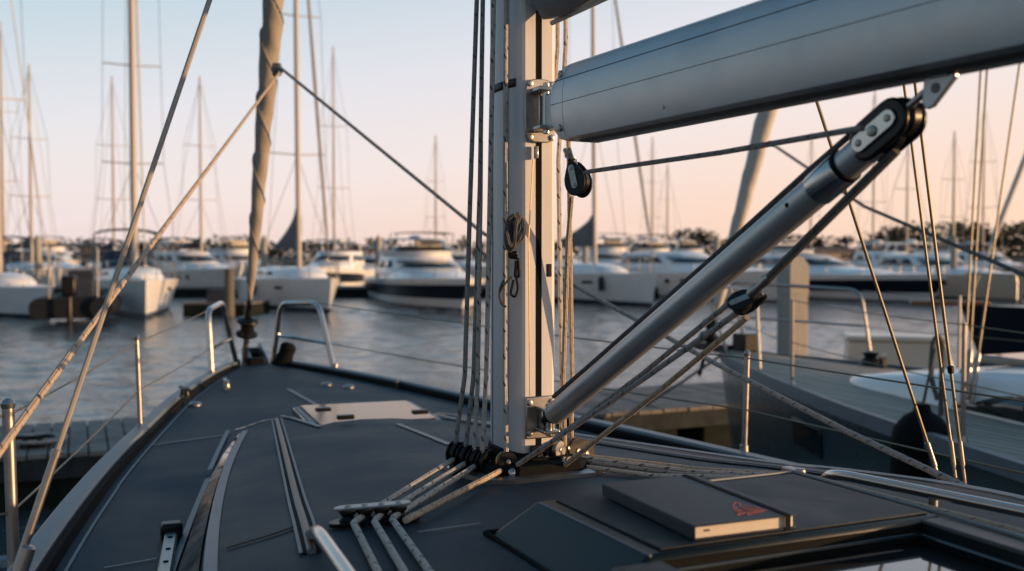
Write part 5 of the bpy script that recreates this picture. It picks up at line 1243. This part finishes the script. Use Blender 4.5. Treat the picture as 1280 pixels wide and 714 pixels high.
# furled jib and drum
j0 = P(889, 412, 9.6); j1 = P(958, 142, 8.9); je = (j1-j0).normalized()
mb = MB(); rows = []
jx = Vector((1, 0, 0)); jx = (jx - je*jx.dot(je)).normalized(); jy = je.cross(jx)
for k in range(120):
    t_ = .06 + k*.025; r = interp([(.06, .02), (.14, .05), (.5, .062), (1, .085), (2.0, .085), (3, .05)], t_); Lm = t_*(j1-j0).length; ring = []
    for j in range(18):
        an = 2*math.pi*j/18; tw = (an/(2*math.pi) + Lm/.45) % 1; rr = r*(.93 + .13*tw); ring.append(lerp(j0, j1, t_) + jx*math.cos(an)*rr + jy*math.sin(an)*rr)
    rows.append(ring)
mb.loft(rows); mb.build('furled_jib', M['sailwhite'], ny, smooth=40)
mb = MB(); mb.lathe(j0, je, [(-.12, .03), (-.1, .10), (-.06, .10), (-.04, .05), (.02, .05), (.04, .10), (.07, .10), (.10, .03), (.2, .025)], 18); mb.tube([j0 - je*.5, j0], .02, 8); mb.build('furler_drum', M['black'], ny)
mb = MB(); mb.box(Q(-.1, 0, 1.10), (.55, .16, .08), Rb); mb.disc(Q(-.32, 0, 1.10), N, .05, .10, 14); mb.box(Q(.30, .05, 1.18), (.2, .16, .16), Rb); mb.build('bow_roller', M['black'], ny, bevel=.01)
# the sheet tied to the jib of the neighbour
rope('jib_sheet', 'thin dark sheet from the grey yacht slanting down behind the shrouds', [P(962, 178, 8.9), P(1080, 258, 7.0), P(1300, 352, 4.8)], .012, 'rope_dark')
# port shrouds of the neighbour, meeting at a chainplate
for (x1, y1, x0, y0) in ((1226, 84, 1203, 505), (1234, 84, 1209, 500), (1276, 70, 1214, 505)):
    a_ = P(x0, y0, 6.05); b_ = P(x1, y1, 6.35); o = wire([a_, lerp(a_, b_, 3)], .007, 'shroud', M['wire'], ny, segs=4)
    mb = MB(); e = (b_-a_).normalized(); mb.lathe(a_, e, [(0, .012), (.02, .016), (.30, .016), (.32, .010)], 10); mb.build('turnbuckle', M['inox_satin'], o)
mb = MB(); mb.tube([Q(4.4, .1, 1.3), Q(4.4, .1, 14)], .09, 14); mb.build('mast', M['alu'], ny)
# bits hung at the shroud foot: two dangling loops of dark line
mb = MB(); mb.tube(bent([P(1172, 500, 5.9), P(1163, 470, 5.95), P(1166, 430, 6.0), P(1172, 418, 6.0), P(1178, 430, 6.0), P(1176, 520, 5.9)], rad=.2), .016, 8); tag(mb.build('hanging_line', M['rope_dark']), 'loop of dark line hanging beside the shrouds over the teak deck', 'rope')
# black windlass on the far side of its foredeck
cleat(Q(1.55, .52, pdz(1.5)), UANG - .9, 1.5, ny, 'cleat'); mb = MB(); mb.lathe(Q(1.45, .48, pdz(1.4)), (0, 0, 1), [(0, .09), (.04, .08), (.07, .05), (.11, .07), (.12, .03)], 16); mb.build('capstan', M['black'], ny)
# fender between the two boats
fp = P(1152, 580, 5.6)
ft = thing('boat_fender', 'big black fender hanging on the side of the grey yacht', 'fender', (fp.x, fp.y, fp.z - .3), absolute=False)
mb = MB(); mb.lathe(Vector(), (0, 0, 1), [(-.02, .04), (.0, .10), (.07, .155), (.16, .17), (.42, .17), (.50, .155), (.57, .10), (.60, .05), (.64, .04)], 24); mb.build('body', M['rubber'], ft)
mb = MB(); mb.tube([Vector((0, 0, .62)), Vector((.08, .03, .95))], .009, 8); mb.build('lanyard', M['rope_dark'], ft)
# mooring line from its bow to the walkway
rope('mooring_line', 'dark mooring line from the bow of the grey yacht down to the walkway', [P(900, 445, 9.55), P(852, 478, 9.9), P(805, 508, 10.2)], .014, 'rope_dark')

# ------------------------------------------------------------------ setting: water, shore, sky
def water_mat():
    m = bpy.data.materials.new('harbour_water'); m.use_nodes = True; nt = m.node_tree; n = nt.nodes; l = nt.links; b = n['Principled BSDF']
    b.inputs['Base Color'].default_value = (.048, .066, .074, 1); b.inputs['Roughness'].default_value = .12; b.inputs['IOR'].default_value = 1.6
    tc = n.new('ShaderNodeTexCoord'); mp = n.new('ShaderNodeMapping'); mp.inputs['Scale'].default_value = (.8, 1.25, 1); l.new(tc.outputs['Object'], mp.inputs['Vector'])
    prev = None
    for sc, st_, di, det in ((1.6, .8, .08, 5), (5.0, .8, .03, 4)):
        t = n.new('ShaderNodeTexNoise'); t.inputs['Scale'].default_value = sc; t.inputs['Detail'].default_value = det; t.inputs['Distortion'].default_value = .4; l.new(mp.outputs[0], t.inputs['Vector'])
        bp = n.new('ShaderNodeBump'); bp.inputs['Strength'].default_value = st_; bp.inputs['Distance'].default_value = di; l.new(t.outputs['Fac'], bp.inputs['Height'])
        if prev: l.new(prev, bp.inputs['Normal'])
        prev = bp.outputs[0]
    l.new(prev, b.inputs['Normal']); return m
def spaced(lo, hi, step, far, grow):
    v = [0.0]
    while v[-1] < hi: v.append(v[-1] + step)
    st_ = step
    while v[-1] < far: st_ *= grow; v.append(v[-1] + st_)
    return v
xs = spaced(0, 17, .15, 3000, 1.12); xs = [-x for x in reversed(xs[1:])] + xs
ys = [-300, -120, -50, -20, -8, -3, 0, 2, 3] + [3.6 + y for y in spaced(0, 38, .15, 4000, 1.09)]
wv = [(random.Random(k).uniform(.42, 1.7), random.Random(k+50).uniform(-1.25, 1.25), random.Random(k+90).uniform(0, 6.28)) for k in range(15)]
wv = [(2*math.pi/L_*math.sin(t_), 2*math.pi/L_*math.cos(t_), p_, .0080*L_**.8) for L_, t_, p_ in wv]
vs = []
for y in ys:
    fy = min(1, max(0, (y-3)/1.5)) * min(1, max(0, (46-y)/10))
    for x in xs:
        f = fy*min(1, max(0, (22-abs(x))/5)); z = 0
        if f > 0:
            g = .55 + .45*math.sin(x*.23 + 1.3*math.sin(y*.11)) * math.sin(y*.31 + x*.07)
            z = f*g*sum(a_*math.sin(kx*x + ky*y + p_) for kx, ky, p_, a_ in wv)
        vs.append((x, y, z))
nx_ = len(xs); mb = MB(); mb.v = [Vector(v) for v in vs]
mb.f = [(j_*nx_+i_, j_*nx_+i_+1, (j_+1)*nx_+i_+1, (j_+1)*nx_+i_) for j_ in range(len(ys)-1) for i_ in range(nx_-1)]
o = mb.build('water', water_mat(), smooth=180); o['kind'] = 'structure'
mb = MB(); rows = []
for i in range(61):
    x = -260 + i*8.7; y = 150 + 10*math.sin(i*.4); rows.append([Vector((x, y, -.3)), Vector((x, y+2, .9)), Vector((x, y+10, 1.3 + .3*math.sin(i))), Vector((x, y+200, 1.2))])
mb.loft(rows, closed=False, cap=False); o = mb.build('shore', M['land']); o['kind'] = 'structure'
mb = MB(); random.seed(11)
x = -200
while x < 230:
    tall = 2.4 + 1.0*random.random() + (1.7 if (60 < x < 88 and random.random() < .7) or (28 < x < 34) else 0) + (1.0 if x > 40 else 0)
    y = 158 + random.uniform(-4, 14); w = random.uniform(1.6, 3.4) * (1.9 if tall > 4.3 else 1)
    nclump = 26 if tall < 4.3 else 75
    for q in range(nclump):
        r_ = random.random()**.5; an = random.uniform(0, 6.283); zz = random.uniform(.1, 1)
        c = Vector((x + w*r_*math.cos(an)*(1.15-zz*.6), y + w*r_*math.sin(an), 1.0 + tall*zz)); s_ = random.uniform(.3, .75)
        R4 = Matrix.Rotation(random.uniform(0, 6.28), 3, (random.uniform(-1, 1), random.uniform(-1, 1), .3))
        for _ in range(5):
            d_ = R4 @ Vector((random.uniform(-1, 1), random.uniform(-1, 1), random.uniform(-1, 1)))*s_; e_ = R4 @ Vector((random.uniform(-1, 1), random.uniform(-1, 1), random.uniform(-1, 1)))*s_*.6
            mb.add([c + d_ - e_, c + d_ + e_, c + d_ + e_.cross(Vector((.3, .5, .8))).normalized()*s_], [(0, 1, 2)])
    x += random.uniform(1.1, 2.4)
o = mb.build('shoreline_trees', M['leaf'], smooth=0); o['kind'] = 'stuff'; o['label'] = 'low dark line of trees and scrub along the far shore'
for (x, y, w, hgt, ang, lab) in ((-26, 152, 9, 1.1, 5, 'low pale house on the far shore above the small white cruiser'), (-60, 154, 12, 1.0, -6, 'low pale house on the far shore behind the bow on sailboat'), (52, 154, 14, 1.3, 8, 'long low house on the far shore right of the vang')):
    t = thing('shore_house', lab, 'house', (x, y, 1.0), R(ang), 'houses on the far shore')
    mb = MB(); mb.box(Vector((0, 0, hgt*.5)), (w, 6, hgt)); mb.build('wall', M['wallpaint'], t)
    mb = MB(); mb.prism([Vector((-w/2-.4, -3.4, hgt)), Vector((-w/2-.4, 3.4, hgt)), Vector((-w/2-.4, 0, hgt+.7))], (w+.8, 0, 0)); mb.build('roof', M['rooftile'], t)
    for k in range(4):
        mb = MB(); mb.box(Vector((-w/2 + w*(k+.5)/4, -3.02, hgt*.55)), (w*.11, .08, hgt*.4)); mb.build('window', M['darkglass'], t)

# sky: Nishita sky plus a dusk gradient that follows elevation and the bearing of the sun
SUN_AZ, SUN_EL = R(100), R(4.5)               # clockwise from straight ahead
wd = bpy.data.worlds.new('World'); S.world = wd; wd.use_nodes = True; nt = wd.node_tree; n = nt.nodes; l = nt.links
bg = n['Background']; out = n['World Output']
sky = n.new('ShaderNodeTexSky'); sky.sky_type = 'NISHITA'; sky.sun_disc = False; sky.sun_elevation = SUN_EL; sky.sun_rotation = SUN_AZ; sky.air_density = 1.2; sky.dust_density = 2
l.new(sky.outputs[0], bg.inputs['Color']); bg.inputs['Strength'].default_value = .05
tc = n.new('ShaderNodeTexCoord'); sp = n.new('ShaderNodeSeparateXYZ'); l.new(tc.outputs['Generated'], sp.inputs[0])
def MM(op, a, b):
    q = n.new('ShaderNodeMath'); q.operation = op
    for i, x in enumerate((a, b)):
        if isinstance(x, (int, float)): q.inputs[i].default_value = x
        else: l.new(x, q.inputs[i])
    return q.outputs[0]
sx = MM('MULTIPLY', sp.outputs['X'], .17); vv = MM('SUBTRACT', sp.outputs['Z'], sx)
fac = MM('ADD', MM('MULTIPLY', vv, .8), .2)  # -.25..1 -> 0..1
cr = n.new('ShaderNodeValToRGB'); l.new(fac, cr.inputs['Fac']); e = cr.color_ramp.elements
stops = [(-.25, (1.0, .60, .36)), (-.06, (.93, .66, .50)), (.02, (.88, .66, .58)), (.10, (.82, .71, .72)), (.19, (.71, .69, .76)), (.30, (.48, .59, .68)), (.50, (.14, .33, .52)), (1.0, (.045, .14, .26))]
while len(e) < len(stops): e.new(.5)
for el, (v, c) in zip(e, stops): el.position = v*.8 + .2; el.color = (*c, 1)
bg2 = n.new('ShaderNodeBackground'); l.new(cr.outputs['Color'], bg2.inputs['Color']); dd = MM('ADD', MM('MULTIPLY', sp.outputs['X'], .55), MM('MULTIPLY', sp.outputs['Y'], .83))
rg = n.new('ShaderNodeMapRange'); rg.interpolation_type = 'SMOOTHSTEP'; rg.inputs['From Min'].default_value = -1; rg.inputs['From Max'].default_value = .5; rg.inputs['To Min'].default_value = .52; rg.inputs['To Max'].default_value = 1.02
l.new(dd, rg.inputs['Value']); l.new(rg.outputs[0], bg2.inputs['Strength'])
ad = n.new('ShaderNodeAddShader'); l.new(bg.outputs[0], ad.inputs[0]); l.new(bg2.outputs[0], ad.inputs[1]); l.new(ad.outputs[0], out.inputs['Surface'])

sun = bpy.data.lights.new('sun', 'SUN'); sun.energy = 5.0; sun.angle = R(.6); sun.color = (1, .60, .30)
so = bpy.data.objects.new('sun', sun); COL.objects.link(so)
sd = Vector((math.sin(SUN_AZ)*math.cos(SUN_EL), math.cos(SUN_AZ)*math.cos(SUN_EL), math.sin(SUN_EL)))
so.rotation_euler = (-sd).to_track_quat('-Z', 'Y').to_euler()

cam = bpy.data.cameras.new('camera'); co = bpy.data.objects.new('camera', cam); COL.objects.link(co); S.camera = co
co.location = (0, 0, H); co.rotation_euler = (math.pi/2 + PITCH, 0, 0)
cam.sensor_width = 36; cam.lens = F/1280*36; cam.clip_start = .02; cam.clip_end = 6000
cam.dof.use_dof = True; cam.dof.focus_distance = 2.2; cam.dof.aperture_fstop = 3.2; cam.dof.aperture_blades = 9
S.view_settings.view_transform = 'Standard'; S.view_settings.look = 'None'; S.view_settings.exposure = 0; S.view_settings.gamma = 1
S.render.engine = 'CYCLES'; S.cycles.use_denoising = True; S.cycles.max_bounces = 8
for o in bpy.data.objects:
    if '_abs' in o: del o['_abs']
